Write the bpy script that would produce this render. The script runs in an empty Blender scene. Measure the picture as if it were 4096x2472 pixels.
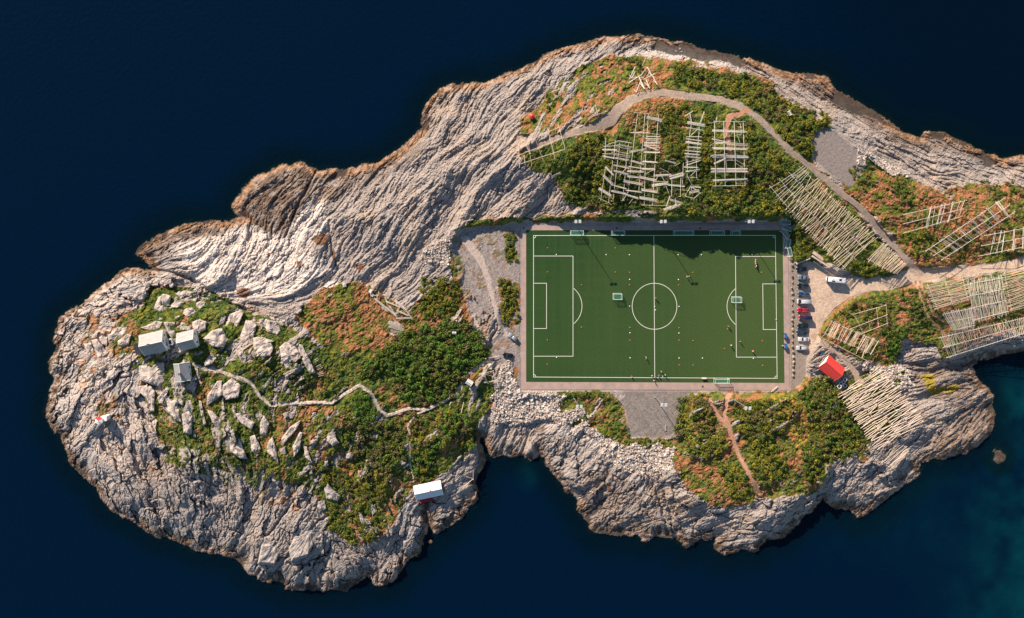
import bpy, math, random
import numpy as np
from mathutils import Vector, Matrix

# ---------------------------------------------------------------- camera, sky, sun, exposure
NX, NY = 1900.0, 950.0        # point of the ground straight below the drone, in photo pixels
HC = 330.0                    # flying height above the sea (m)
ZG = 5.0                      # level of the pitch (m)
SC = 9.5                      # photo pixels per metre at pitch level
S = bpy.context.scene
C = S.collection
cam_d = bpy.data.cameras.new("camera"); cam = bpy.data.objects.new("camera", cam_d); C.objects.link(cam)
cam.location = (0, 0, HC); cam.rotation_euler = (0, 0, 0)
cam_d.sensor_width = 36.0; cam_d.lens = 36.0*(HC-ZG)/(4096/SC)
cam_d.shift_x = (2048-NX)/4096; cam_d.shift_y = -(1236-NY)/4096
cam_d.clip_start = 1; cam_d.clip_end = 9000
S.camera = cam
SUN_EL, SUN_DX, SUN_DY = math.radians(27), -0.548, 0.836      # direction towards the sun
wd = bpy.data.worlds.new("World"); S.world = wd; wd.use_nodes = True
nt = wd.node_tree; bg = nt.nodes["Background"]
sky = nt.nodes.new("ShaderNodeTexSky"); sky.sky_type = 'NISHITA'; sky.sun_disc = False
sky.sun_elevation = SUN_EL; sky.sun_rotation = math.atan2(SUN_DX, SUN_DY)
sky.air_density = 1.3; sky.ozone_density = 3.0; sky.dust_density = 0.4
nt.links.new(sky.outputs[0], bg.inputs[0]); bg.inputs[1].default_value = 0.068
sun_d = bpy.data.lights.new("sun", 'SUN'); sun_d.energy = 5.0; sun_d.angle = math.radians(0.5); sun_d.color = (1.0, 0.83, 0.66)
sun = bpy.data.objects.new("sun", sun_d); C.objects.link(sun)
sv = Vector((SUN_DX*math.cos(SUN_EL), SUN_DY*math.cos(SUN_EL), math.sin(SUN_EL)))
sun.rotation_euler = sv.to_track_quat('Z', 'Y').to_euler(); sun.location = (-100, 150, 200)
S.view_settings.view_transform = 'Standard'; S.view_settings.look = 'None'
S.view_settings.exposure = 0.82; S.view_settings.gamma = 1.0
S.render.engine = 'CYCLES'
try: S.cycles.transparent_max_bounces = 12
except Exception: pass

random.seed(7); RNG = np.random.default_rng(7)

def P(px, py, z):                       # photo pixel + height above sea -> world point
    k = (HC-z)/(HC-ZG)/SC
    return Vector(((px-NX)*k, -(py-NY)*k, z))

# ---------------------------------------------------------------- materials
def mat(name, col, rough=0.8, metal=0.0, noise=0.0, nscale=3.0, bump=0.0, spec=0.3, col2=None):
    m = bpy.data.materials.new(name); m.use_nodes = True; t = m.node_tree
    b = t.nodes["Principled BSDF"]; b.inputs["Roughness"].default_value = rough
    b.inputs["Metallic"].default_value = metal; b.inputs["Specular IOR Level"].default_value = spec
    b.inputs["Base Color"].default_value = (*col, 1)
    if noise > 0 or bump > 0:
        tc = t.nodes.new("ShaderNodeTexCoord"); n = t.nodes.new("ShaderNodeTexNoise")
        n.inputs["Scale"].default_value = nscale; n.inputs["Detail"].default_value = 5
        t.links.new(tc.outputs["Object"], n.inputs["Vector"])
        if noise > 0:
            r = t.nodes.new("ShaderNodeMix"); r.data_type = 'RGBA'
            c2 = col2 if col2 else tuple(max(0, c*(1-noise)) for c in col)
            mr = t.nodes.new("ShaderNodeMapRange"); mr.inputs[1].default_value = 0.35; mr.inputs[2].default_value = 0.65
            t.links.new(n.outputs[0], mr.inputs[0]); t.links.new(mr.outputs[0], r.inputs[0])
            r.inputs[6].default_value = (*[min(1, c*(1+noise*0.4)) for c in col], 1); r.inputs[7].default_value = (*c2, 1)
            t.links.new(r.outputs[2], b.inputs["Base Color"])
        if bump > 0:
            bp = t.nodes.new("ShaderNodeBump"); bp.inputs["Strength"].default_value = bump; bp.inputs["Distance"].default_value = 0.1
            t.links.new(n.outputs[0], bp.inputs["Height"]); t.links.new(bp.outputs[0], b.inputs["Normal"])
    return m
def attr_mat(name, rough=0.9, scale=1.6, amt=0.35, bump=0.6, bdist=0.25, spec=0.2):
    m = bpy.data.materials.new(name); m.use_nodes = True; t = m.node_tree
    b = t.nodes["Principled BSDF"]; b.inputs["Roughness"].default_value = rough; b.inputs["Specular IOR Level"].default_value = spec
    a = t.nodes.new("ShaderNodeAttribute"); a.attribute_name = "Col"
    g = t.nodes.new("ShaderNodeNewGeometry"); n = t.nodes.new("ShaderNodeTexNoise")
    n.inputs["Scale"].default_value = scale; n.inputs["Detail"].default_value = 6; n.inputs["Roughness"].default_value = 0.65
    t.links.new(g.outputs["Position"], n.inputs["Vector"])
    mr = t.nodes.new("ShaderNodeMapRange"); mr.inputs[1].default_value = 0.3; mr.inputs[2].default_value = 0.7
    mr.inputs[3].default_value = 1-amt; mr.inputs[4].default_value = 1+amt
    t.links.new(n.outputs[0], mr.inputs[0])
    v = t.nodes.new("ShaderNodeVectorMath"); v.operation = 'SCALE'
    t.links.new(a.outputs["Color"], v.inputs[0]); t.links.new(mr.outputs[0], v.inputs["Scale"])
    t.links.new(v.outputs[0], b.inputs["Base Color"])
    if bump > 0:
        bp = t.nodes.new("ShaderNodeBump"); bp.inputs["Strength"].default_value = bump; bp.inputs["Distance"].default_value = bdist
        t.links.new(n.outputs[0], bp.inputs["Height"]); t.links.new(bp.outputs[0], b.inputs["Normal"])
    return m

# ---------------------------------------------------------------- mesh helpers
class MB:
    def __init__(s): s.v = []; s.f = []; s.mi = []
    def add(s, vs, fs, mi=0):
        o = len(s.v); s.v += [tuple(p) for p in vs]
        for f in fs: s.f.append(tuple(i+o for i in f)); s.mi.append(mi)
    def box(s, c, d, rz=0.0, mi=0, M=None, taper=1.0, bev=0.0):
        hx, hy, hz = d[0]/2, d[1]/2, d[2]/2
        vs = []
        for sz, tp in ((-1, 1.0), (1, taper)):
            for sx, sy in ((-1, -1), (1, -1), (1, 1), (-1, 1)): vs.append(Vector((sx*hx*tp, sy*hy*tp, sz*hz)))
        R = Matrix.Rotation(rz, 3, 'Z'); vs = [R @ v + Vector(c) for v in vs]
        if M: vs = [M @ v for v in vs]
        s.add(vs, [(3, 2, 1, 0), (4, 5, 6, 7), (0, 1, 5, 4), (1, 2, 6, 5), (2, 3, 7, 6), (3, 0, 4, 7)], mi)
    def bar(s, a, b, r, n=6, mi=0, r2=None):
        a = Vector(a); b = Vector(b); d = (b-a)
        if d.length < 1e-6: return
        q = d.to_track_quat('Z', 'Y'); r2 = r if r2 is None else r2
        vs = []
        for i in range(n):
            t = 2*math.pi*i/n; vs.append(a + q @ Vector((r*math.cos(t), r*math.sin(t), 0)))
        for i in range(n):
            t = 2*math.pi*i/n; vs.append(b + q @ Vector((r2*math.cos(t), r2*math.sin(t), 0)))
        fs = [(i, (i+1) % n, n+(i+1) % n, n+i) for i in range(n)]
        fs += [tuple(range(n))[::-1], tuple(range(n, 2*n))]
        s.add(vs, fs, mi)
    def loft(s, rings, mi=0, close=True):
        n = len(rings[0]); o = len(s.v)
        for r in rings: s.v += [tuple(p) for p in r]
        for k in range(len(rings)-1):
            for i in range(n):
                s.f.append((o+k*n+i, o+k*n+(i+1) % n, o+(k+1)*n+(i+1) % n, o+(k+1)*n+i)); s.mi.append(mi)
        if close:
            s.f.append(tuple(o+i for i in range(n))[::-1]); s.mi.append(mi)
            s.f.append(tuple(o+(len(rings)-1)*n+i for i in range(n))); s.mi.append(mi)
    def mesh(s, name, mats, smooth=False):
        me = bpy.data.meshes.new(name); me.from_pydata(s.v, [], s.f); me.update()
        for m in (mats if isinstance(mats, (list, tuple)) else [mats]): me.materials.append(m)
        if any(s.mi): me.polygons.foreach_set("material_index", s.mi)
        if smooth: me.polygons.foreach_set("use_smooth", [True]*len(me.polygons))
        return me
    def build(s, name, mats, parent=None, smooth=False):
        return link(name, s.mesh(name, mats, smooth), parent)
def link(name, me, parent=None):
    o = bpy.data.objects.new(name, me); C.objects.link(o)
    if parent: o.parent = parent
    return o
def tag(o, label=None, cat=None, group=None, kind=None):
    if label: o["label"] = label
    if cat: o["category"] = cat
    if group: o["group"] = group
    if kind: o["kind"] = kind
    return o
def thing(name, label, cat, loc, rz=0.0, group=None):
    o = bpy.data.objects.new(name, None); C.objects.link(o); o.location = loc; o.rotation_euler = (0, 0, rz)
    o.empty_display_size = 0.2
    return tag(o, label, cat, group)
def copy_thing(o, loc, rz, scale=1.0):
    r = o.copy(); C.objects.link(r); r.location = loc; r.rotation_euler = (0, 0, rz); r.scale = (scale,)*3
    for ch in list(o.children):
        c = ch.copy(); C.objects.link(c); c.parent = r
        for g in list(ch.children):
            d = g.copy(); C.objects.link(d); d.parent = c
    return r
def npmesh(name, V, F, mats, col=None, smooth=False):      # quads F (n,4)
    me = bpy.data.meshes.new(name); me.vertices.add(len(V)); me.vertices.foreach_set("co", V.astype(np.float32).ravel())
    nf = len(F); k = F.shape[1]
    me.loops.add(nf*k); me.loops.foreach_set("vertex_index", F.astype(np.int32).ravel())
    me.polygons.add(nf); me.polygons.foreach_set("loop_start", np.arange(0, nf*k, k, dtype=np.int32))
    me.polygons.foreach_set("loop_total", np.full(nf, k, dtype=np.int32))
    me.update(calc_edges=True)
    for m in (mats if isinstance(mats, (list, tuple)) else [mats]): me.materials.append(m)
    if col is not None:
        for nm, arr in (col.items() if isinstance(col, dict) else {"Col": col}.items()):
            if arr.ndim == 2:
                at = me.attributes.new(nm, 'FLOAT_COLOR', 'POINT')
                at.data.foreach_set("color", np.concatenate([arr, np.ones((len(arr), 1))], 1).astype(np.float32).ravel())
            else:
                at = me.attributes.new(nm, 'FLOAT', 'POINT'); at.data.foreach_set("value", arr.astype(np.float32))
    me.polygons.foreach_set("use_smooth", np.full(nf, smooth))
    return me

# ---------------------------------------------------------------- noise and masks on the map grid
GS = 2.8
gx1 = np.arange(-150, 4400, GS); gy1 = np.arange(40, 2560, GS)
GX, GY = np.meshgrid(gx1, gy1); NYg, NXg = GX.shape
TAB = RNG.random((256, 256)).astype(np.float32)
def vn(x, y, seed=0):
    x = x+seed*37.7; y = y+seed*91.3
    xi = np.floor(x).astype(np.int64); yi = np.floor(y).astype(np.int64)
    fx = x-xi; fy = y-yi; fx = fx*fx*(3-2*fx); fy = fy*fy*(3-2*fy)
    a = TAB[yi & 255, xi & 255]; b = TAB[yi & 255, (xi+1) & 255]; c = TAB[(yi+1) & 255, xi & 255]; d = TAB[(yi+1) & 255, (xi+1) & 255]
    return (a+(b-a)*fx)*(1-fy)+(c+(d-c)*fx)*fy
def fbm(x, y, s, o=4, seed=0, g=0.5):
    r = 0; a = 1.0; t = 0
    for k in range(o):
        r = r+a*(vn(x/s, y/s, seed+k*3)*2-1); t += a; a *= g; s = s/2.03
    return r/t
def sst(x, a, b):
    t = np.clip((x-a)/(b-a), 0, 1); return t*t*(3-2*t)
def sdist(X, Y, poly):                  # signed distance, + inside
    X = X.astype(np.float32); Y = Y.astype(np.float32)
    d = np.full(X.shape, 1e12, np.float32); ins = np.zeros(X.shape, bool); n = len(poly)
    for i in range(n):
        x0, y0 = poly[i]; x1, y1 = poly[(i+1) % n]; ex, ey = x1-x0, y1-y0; L = ex*ex+ey*ey
        if L == 0: continue
        t = np.clip(((X-x0)*ex+(Y-y0)*ey)/L, 0, 1)
        d = np.minimum(d, (X-x0-t*ex)**2+(Y-y0-t*ey)**2)
        if ey != 0:
            c = ((y0 > Y) != (y1 > Y)) & (X < (Y-y0)*ex/ey+x0); ins ^= c
    d = np.sqrt(d); return np.where(ins, d, -d)
def ldist(X, Y, pts, w=None):           # distance to polyline minus local half-width
    d = np.full(X.shape, 1e9, np.float32)
    for i in range(len(pts)-1):
        x0, y0 = pts[i][:2]; x1, y1 = pts[i+1][:2]; ex, ey = x1-x0, y1-y0; L = ex*ex+ey*ey
        t = np.clip(((X-x0)*ex+(Y-y0)*ey)/L, 0, 1)
        ww = 0 if w is not None or len(pts[i]) < 3 else pts[i][2]*(1-t)+pts[i+1][2]*t
        d = np.minimum(d, np.sqrt((X-x0-t*ex)**2+(Y-y0-t*ey)**2)-ww)
    return d if w is None else d-w
WXn = fbm(GX, GY, 34, 4, 11)*11; WYn = fbm(GX, GY, 34, 4, 17)*11     # edge raggedness (px)
def box_idx(pts, m):
    xs = [p[0] for p in pts]; ys = [p[1] for p in pts]
    i0 = max(0, int((min(xs)-m-gx1[0])/GS)); i1 = min(NXg, int((max(xs)+m-gx1[0])/GS)+2)
    j0 = max(0, int((min(ys)-m-gy1[0])/GS)); j1 = min(NYg, int((max(ys)+m-gy1[0])/GS)+2)
    return slice(j0, j1), slice(i0, i1)
def pmask(poly, soft=6, warp=1.0):
    r = np.zeros(GX.shape, np.float32); J, I = box_idx(poly, 30)
    r[J, I] = sst(sdist(GX[J, I]+WXn[J, I]*warp, GY[J, I]+WYn[J, I]*warp, poly), -soft, soft)
    return r
def lmask(pts, w=None, soft=3, warp=0.3):
    r = np.zeros(GX.shape, np.float32); J, I = box_idx(pts, 60)
    r[J, I] = 1-sst(ldist(GX[J, I]+WXn[J, I]*warp, GY[J, I]+WYn[J, I]*warp, pts, w), -soft, soft)
    return r
def bil(A, px, py):
    fx = np.clip((np.asarray(px)-gx1[0])/GS, 0, NXg-1.001); fy = np.clip((np.asarray(py)-gy1[0])/GS, 0, NYg-1.001)
    i = fx.astype(int); j = fy.astype(int); u = fx-i; v = fy-j
    return (A[j, i]*(1-u)+A[j, i+1]*u)*(1-v)+(A[j+1, i]*(1-u)+A[j+1, i+1]*u)*v
def box_blur(A, r):
    for ax in (0, 1):
        p = np.concatenate([np.repeat(A.take([0], ax), r+1, ax), A, np.repeat(A.take([-1], ax), r, ax)], ax)
        c = np.cumsum(p, ax, dtype=np.float64); n = A.shape[ax]
        A = ((c.take(range(2*r+1, 2*r+1+n), ax)-c.take(range(0, n), ax))/(2*r+1)).astype(np.float32)
    return A
# ---------------------------------------------------------------- the map, traced in photo pixels
COAST = [(515,1067),(476,1083),(459,1105),(436,1125),(399,1158),(365,1185),(332,1212),(295,1229),(281,1249),(241,1269),(219,1317),(207,1354),(221,1384),(202,1421),(202,1450),
(205,1480),(236,1514),(214,1561),(187,1632),(185,1675),(200,1716),(239,1739),(247,1770),(278,1853),(311,1884),(338,1921),(382,1950),(399,1981),(435,2036),(480,2062),(548,2098),(618,2144),(650,2152),(722,2167),(784,2204),(842,2216),(926,2231),(963,2256),(995,2303),(1027,2312),(1047,2327),(1084,2334),(1094,2317),(1134,2340),(1148,2361),(1188,2366),(1289,2362),(1322,2362),(1383,2371),(1400,2351),(1408,2350),
(1474,2308),(1499,2342),(1537,2347),(1586,2313),(1628,2246),(1657,2226),(1686,2197),(1690,2155),(1715,2130),(1708,2089),(1694,2048),(1698,2013),(1708,2056),(1727,2122),(1748,2135),(1797,2110),(1847,2073),(1880,2023),(1905,1994),(1907,1957),(1897,1924),(1917,1890),(1942,1861),(1948,1845),(1930,1799),(1912,1748),(1925,1745),(1945,1799),(1971,1836),(1992,1828),(2029,1824),(2087,1828),(2129,1830),(2147,1826),(2152,1795),(2160,1820),
(2175,1820),(2195,1875),(2240,1930),(2300,1990),(2325,2060),(2365,2130),(2450,2145),(2550,2140),(2580,2165),(2620,2140),(2670,2160),(2700,2145),(2740,2195),(2765,2190),(2810,2160),(2870,2155),(2850,2200),(2910,2225),(2980,2200),(3020,2205),(3070,2165),(3130,2155),(3190,2100),(3240,2040),(3290,1995),(3305,2015),(3340,2040),(3400,2045),(3430,2070),(3490,2050),(3550,1995),
(3589,1964),(3660,1906),(3686,1847),(3738,1834),(3764,1847),(3817,1821),(3869,1814),(3914,1782),(3953,1749),(3973,1710),(3983,1665),(3973,1613),(3973,1580),(3940,1545),(3900,1500),(3890,1460),(3930,1440),(4000,1425),(4096,1400),(4390,1340),
(4390,760),(4200,690),(4096,622),(4050,625),(4010,640),(3950,610),(3900,590),(3850,560),(3760,525),(3700,525),(3685,545),(3640,540),(3560,485),(3510,450),(3460,420),(3400,385),(3360,365),(3320,320),(3270,295),(3140,290),(3080,265),(3000,235),(2900,210),(2830,197),(2770,172),(2700,162),(2620,147),(2550,140),(2460,150),(2400,148),(2350,168),(2300,175),(2240,190),(2160,225),(2120,255),(2020,300),(1940,332),(1900,325),(1830,338),(1770,350),(1715,400),(1690,440),(1680,490),(1690,510),(1640,560),(1570,620),(1500,652),
(1460,662),(1400,675),(1350,675),(1300,680),(1270,690),(1240,665),(1200,652),(1140,662),(1080,685),(1020,720),(1000,750),(980,755),(925,830),(950,860),(985,875),(900,885),(840,875),(770,890),(680,915),(620,945),(560,980),(535,1020),(580,1040),(610,1075),(560,1072)]
# x, y, height, shore slope (m per px)
CP = [(300,1300,5,.05),(260,1450,5,.05),(300,1650,7,.09),(395,1685,9.5,.09),(420,1800,8,.1),(520,1900,7.5,.1),(500,1150,4.5,.06),(600,1200,7,.06),(640,1370,12,.1),(720,1330,12.5,.1),(717,1490,12,.1),(500,1500,10,.1),(900,1350,12,.1),(1000,1450,14.5,.1),(1180,1440,13,.1),(760,1650,13,.1),(950,1700,15,.1),(760,1850,13.5,.08),(700,1950,9.5,.08),(620,2020,6,.07),(850,2110,5.5,.07),(900,2000,10,.08),(1100,1850,14.5,.1),(1000,2150,6,.08),(1200,2100,10,.09),(1250,2280,4,.1),(1450,2150,7,.09),(1550,2230,4,.1),(1580,2050,6.5,.1),(1500,1900,9,.1),(1300,1700,14,.1),(1650,1700,9.5,.1),(1780,1760,10,.1),(1880,1800,5,.12),(1700,1960,5,.1),(1830,2000,2.2,.05),(1450,1560,11,.1),(1600,1450,10,.1),(1800,1450,7.5,.1),(1900,1550,5.5,.1),(1880,1650,6,.1),
(1350,1250,9,.1),(1600,1250,7.5,.1),(1750,1180,6,.1),(1850,1250,5.5,.1),(1000,1240,6.5,.06),(750,1130,3.0,.06),(620,1060,1.6,.05),(800,960,4.5,.045),(1000,1020,7,.05),(1200,1080,7.5,.05),(1100,740,3.5,.05),(1130,880,4.5,.05),(950,850,1.5,.05),(1300,850,6,.05),(1400,740,3,.035),(1500,950,8.5,.05),(1700,900,8,.04),(1650,1080,4.5,.05),(1600,700,7,.035),(1800,600,11,.035),(1750,450,3.5,.035),(1900,450,8,.035),(2000,550,14,.035),(2050,680,10,.04),(2020,800,6.5,.05),(2150,830,6,.05),(2130,470,14.5,.04),(2200,330,8,.04),(2350,250,8,.045),(2350,420,15.5,.05),(2550,220,7,.05),(2550,320,13,.05),(2700,280,11,.05),(2560,420,16,.05),(2300,620,16,.05),(2250,760,9.5,.05),(2330,830,7.5,.05),(2450,700,16,.05),(2440,830,11.5,.05),(2650,600,16,.05),(2700,840,15,.05),(2900,840,15,.05),(2900,600,16,.05),(3080,830,14,.05),(2850,300,11,.05),(3000,400,14,.05),(3050,650,14,.05),(3100,350,9,.05),(3200,500,10.5,.05),(3250,350,4,.04),(3350,600,9.5,.05),(3450,480,4,.04),(3300,780,9.5,.05),(3450,780,8.5,.05),(3550,600,5,.04),(3650,680,6,.04),(3250,950,7,.05),(3450,1000,6.5,.05),(3560,980,6,.05),(3700,800,8.5,.05),(3850,700,6.5,.04),(3900,900,9,.05),(4050,780,8.5,.045),(4150,950,8.5,.05),(3750,1000,7,.05),(3900,1050,6,.05),
(3450,1230,7,.1),(3700,1230,8.5,.1),(3900,1200,9,.1),(4050,1200,10,.12),(3800,1400,6.5,.12),(4080,1310,8,.14),(3560,1350,6.5,.1),(3600,1450,3.5,.06),(3750,1500,1.8,.03),(3850,1480,1.0,.04),(3700,1550,2.5,.04),(3450,1600,5,.06),(3600,1700,4.2,.06),(3800,1650,3.2,.035),(3900,1700,1.8,.03),(3700,1800,2.0,.05),(3450,1850,7,.12),(3500,1930,5,.12),(3350,1950,6.5,.14),(3250,1850,11,.14),(3300,1650,9,.1),(3100,1650,10,.1),(2950,1700,9.5,.1),(3000,1900,11,.12),(2850,2000,9,.1),(3080,2030,7,.12),(2950,2120,4.5,.1),(2780,2080,4.5,.08),(2750,1900,8,.08),(2800,1650,8,.1),(2600,1800,4.6,.06),(2500,1950,4.2,.05),(2600,2050,4,.05),(2400,2050,3.2,.05),(2350,1850,4.2,.07),(2250,1780,4.2,.08),(2400,1700,4.8,.08),(2250,1650,4.3,.08),(2120,1620,3.4,.07),(2050,1720,3.2,.06),(2080,1790,2.8,.07),(1990,1650,3.8,.07)]
# strata direction, degrees counter-clockwise from "right"
AN = [(1700,500,52),(1500,750,55),(1650,650,45),(1350,1000,58),(1200,760,42),(1080,760,50),(1030,850,70),(1150,950,62),(1450,1100,55),(1600,950,55),(1750,800,60),(1700,1130,40),(700,960,25),(620,1000,30),(850,1020,60),(720,1060,10),(1000,1000,62),(900,1200,12),(1050,1250,-5),(1200,1230,28),(1350,1180,30),(1850,420,50),(2000,380,48),(2000,600,50),(2150,700,55),(2300,230,42),(2250,330,50),(2450,190,35),(2550,190,10),(2700,210,-10),(3000,270,-22),(3200,330,-25),(3350,420,-42),(3480,530,-35),(3600,600,-28),(3850,650,-18),(4050,720,-20),(3600,700,-25),(3900,800,-15),
(330,1250,38),(260,1380,60),(500,1130,12),(650,1180,15),(450,1300,30),(300,1500,60),(400,1600,62),(300,1750,55),(600,1650,-62),(500,1850,-58),(700,1850,-65),(850,1950,-68),(950,2080,70),(1000,1750,-62),(1150,1800,55),(1150,2150,58),(1250,2200,58),(1400,2200,-48),(1500,2100,-55),(1600,2200,50),(1650,2080,65),(1800,2060,18),(1850,1850,30),(2000,1750,70),(2080,1780,60),(2100,1680,60),(2230,1720,45),(2300,1850,35),(2380,2050,28),(2500,1980,55),(2560,2080,25),(2650,2100,-65),(2780,2050,15),(3000,2080,18),(3200,1990,30),(3350,1930,60),(3480,1920,35),(3600,1880,40),(3750,1750,38),(3900,1700,45),(3750,1600,15),(3650,1500,8),(3900,1400,12),(4050,1350,14),(2500,860,10),(2900,870,8),(1000,1450,60),(1500,1500,30),(2500,500,60),(3000,600,-40)]
ROAD = [(2100,598,8),(2140,588,13),(2230,548,14),(2340,518,15),(2400,500,22),(2440,480,30),(2470,445,24),(2520,402,18),(2580,378,15),(2650,371,15),(2760,384,14),(2880,398,14),(2960,424,14),(3040,478,13),(3110,550,12),(3157,600,12),(3252,674,12),(3366,775,13),(3453,842,14),(3537,940,12),(3600,1010,12),(3645,1062,16),(3670,1090,20)]
LOT = [(3150,1064),(3184,1060),(3238,1049),(3265,1059),(3295,1089),(3339,1101),(3386,1113),(3396,1100),(3437,1110),(3470,1112),(3514,1107),(3537,1115),(3600,1095),(3640,1074),(3700,1084),(3800,1078),(3950,1060),(4096,1032),(4400,980),(4400,1040),(4096,1077),(3950,1090),(3850,1101),(3700,1128),(3600,1148),(3487,1165),(3403,1189),(3346,1229),(3305,1273),(3279,1313),(3268,1340),(3262,1358),(3240,1400),(3225,1440),(3222,1500),(3200,1540),(3150,1575)]
TRACKS = [([(3255,1345,12),(3300,1378,11),(3350,1410,10),(3390,1450,12),(3420,1490,14),(3436,1530,12)],(.40,.30,.23)),
 ([(3660,1128,5),(3680,1180,4),(3700,1240,4),(3735,1290,4),(3782,1336,5)],(.33,.17,.10)),([(3680,1126,5),(3700,1180,4),(3730,1240,4),(3770,1285,4)],(.33,.17,.10)),
 ([(2928,1560,12),(2905,1600,9),(2898,1650,9),(2920,1720,10),(2955,1820,10),(3000,1900,9),(3035,1970,8)],(.40,.21,.13)),([(2838,1600,9),(2865,1650,10),(2905,1700,9)],(.38,.20,.13)),
 ([(1862,958,14),(1880,985,15),(1919,1035,15),(1953,1119,10),(1973,1203,8),(2006,1311,7),(2023,1338,10)],(.47,.38,.33)),
 ([(1893,1260,4),(1925,1340,4),(1940,1385,4)],(.42,.34,.28)),([(2990,440,10),(2915,470,12),(2905,520,9),(2925,640,6)],(.36,.17,.10))]
PATH = [(775,1458),(800,1470),(870,1485),(940,1505),(1000,1528),(1043,1588),(1086,1622),(1171,1612),(1257,1610),(1326,1614),(1369,1584),(1437,1541),(1480,1567),(1514,1631),(1549,1664),(1634,1634),(1711,1638),(1771,1606),(1831,1571),(1866,1503),(1926,1456),(1973,1421)]
PATH2 = [(1711,1638),(1660,1662),(1634,1700),(1636,1790),(1640,1840),(1645,1880),(1655,1915)]
YARD_N = [(3243,535),(3300,508),(3345,530),(3420,605),(3460,655),(3430,700),(3400,745),(3350,710),(3310,680),(3262,640)]
YARD_S = [(2520,1563),(2732,1563),(2722,1752),(2515,1746)]
W_GRAVEL = [(1800,915),(1990,908),(2085,912),(2085,1560),(2060,1530),(2050,1480),(1980,1440),(1965,1385),(2010,1345),(1985,1240),(1960,1350),(1925,1390),(1895,1300),(1860,1180),(1830,1080),(1810,1000)]
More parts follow.
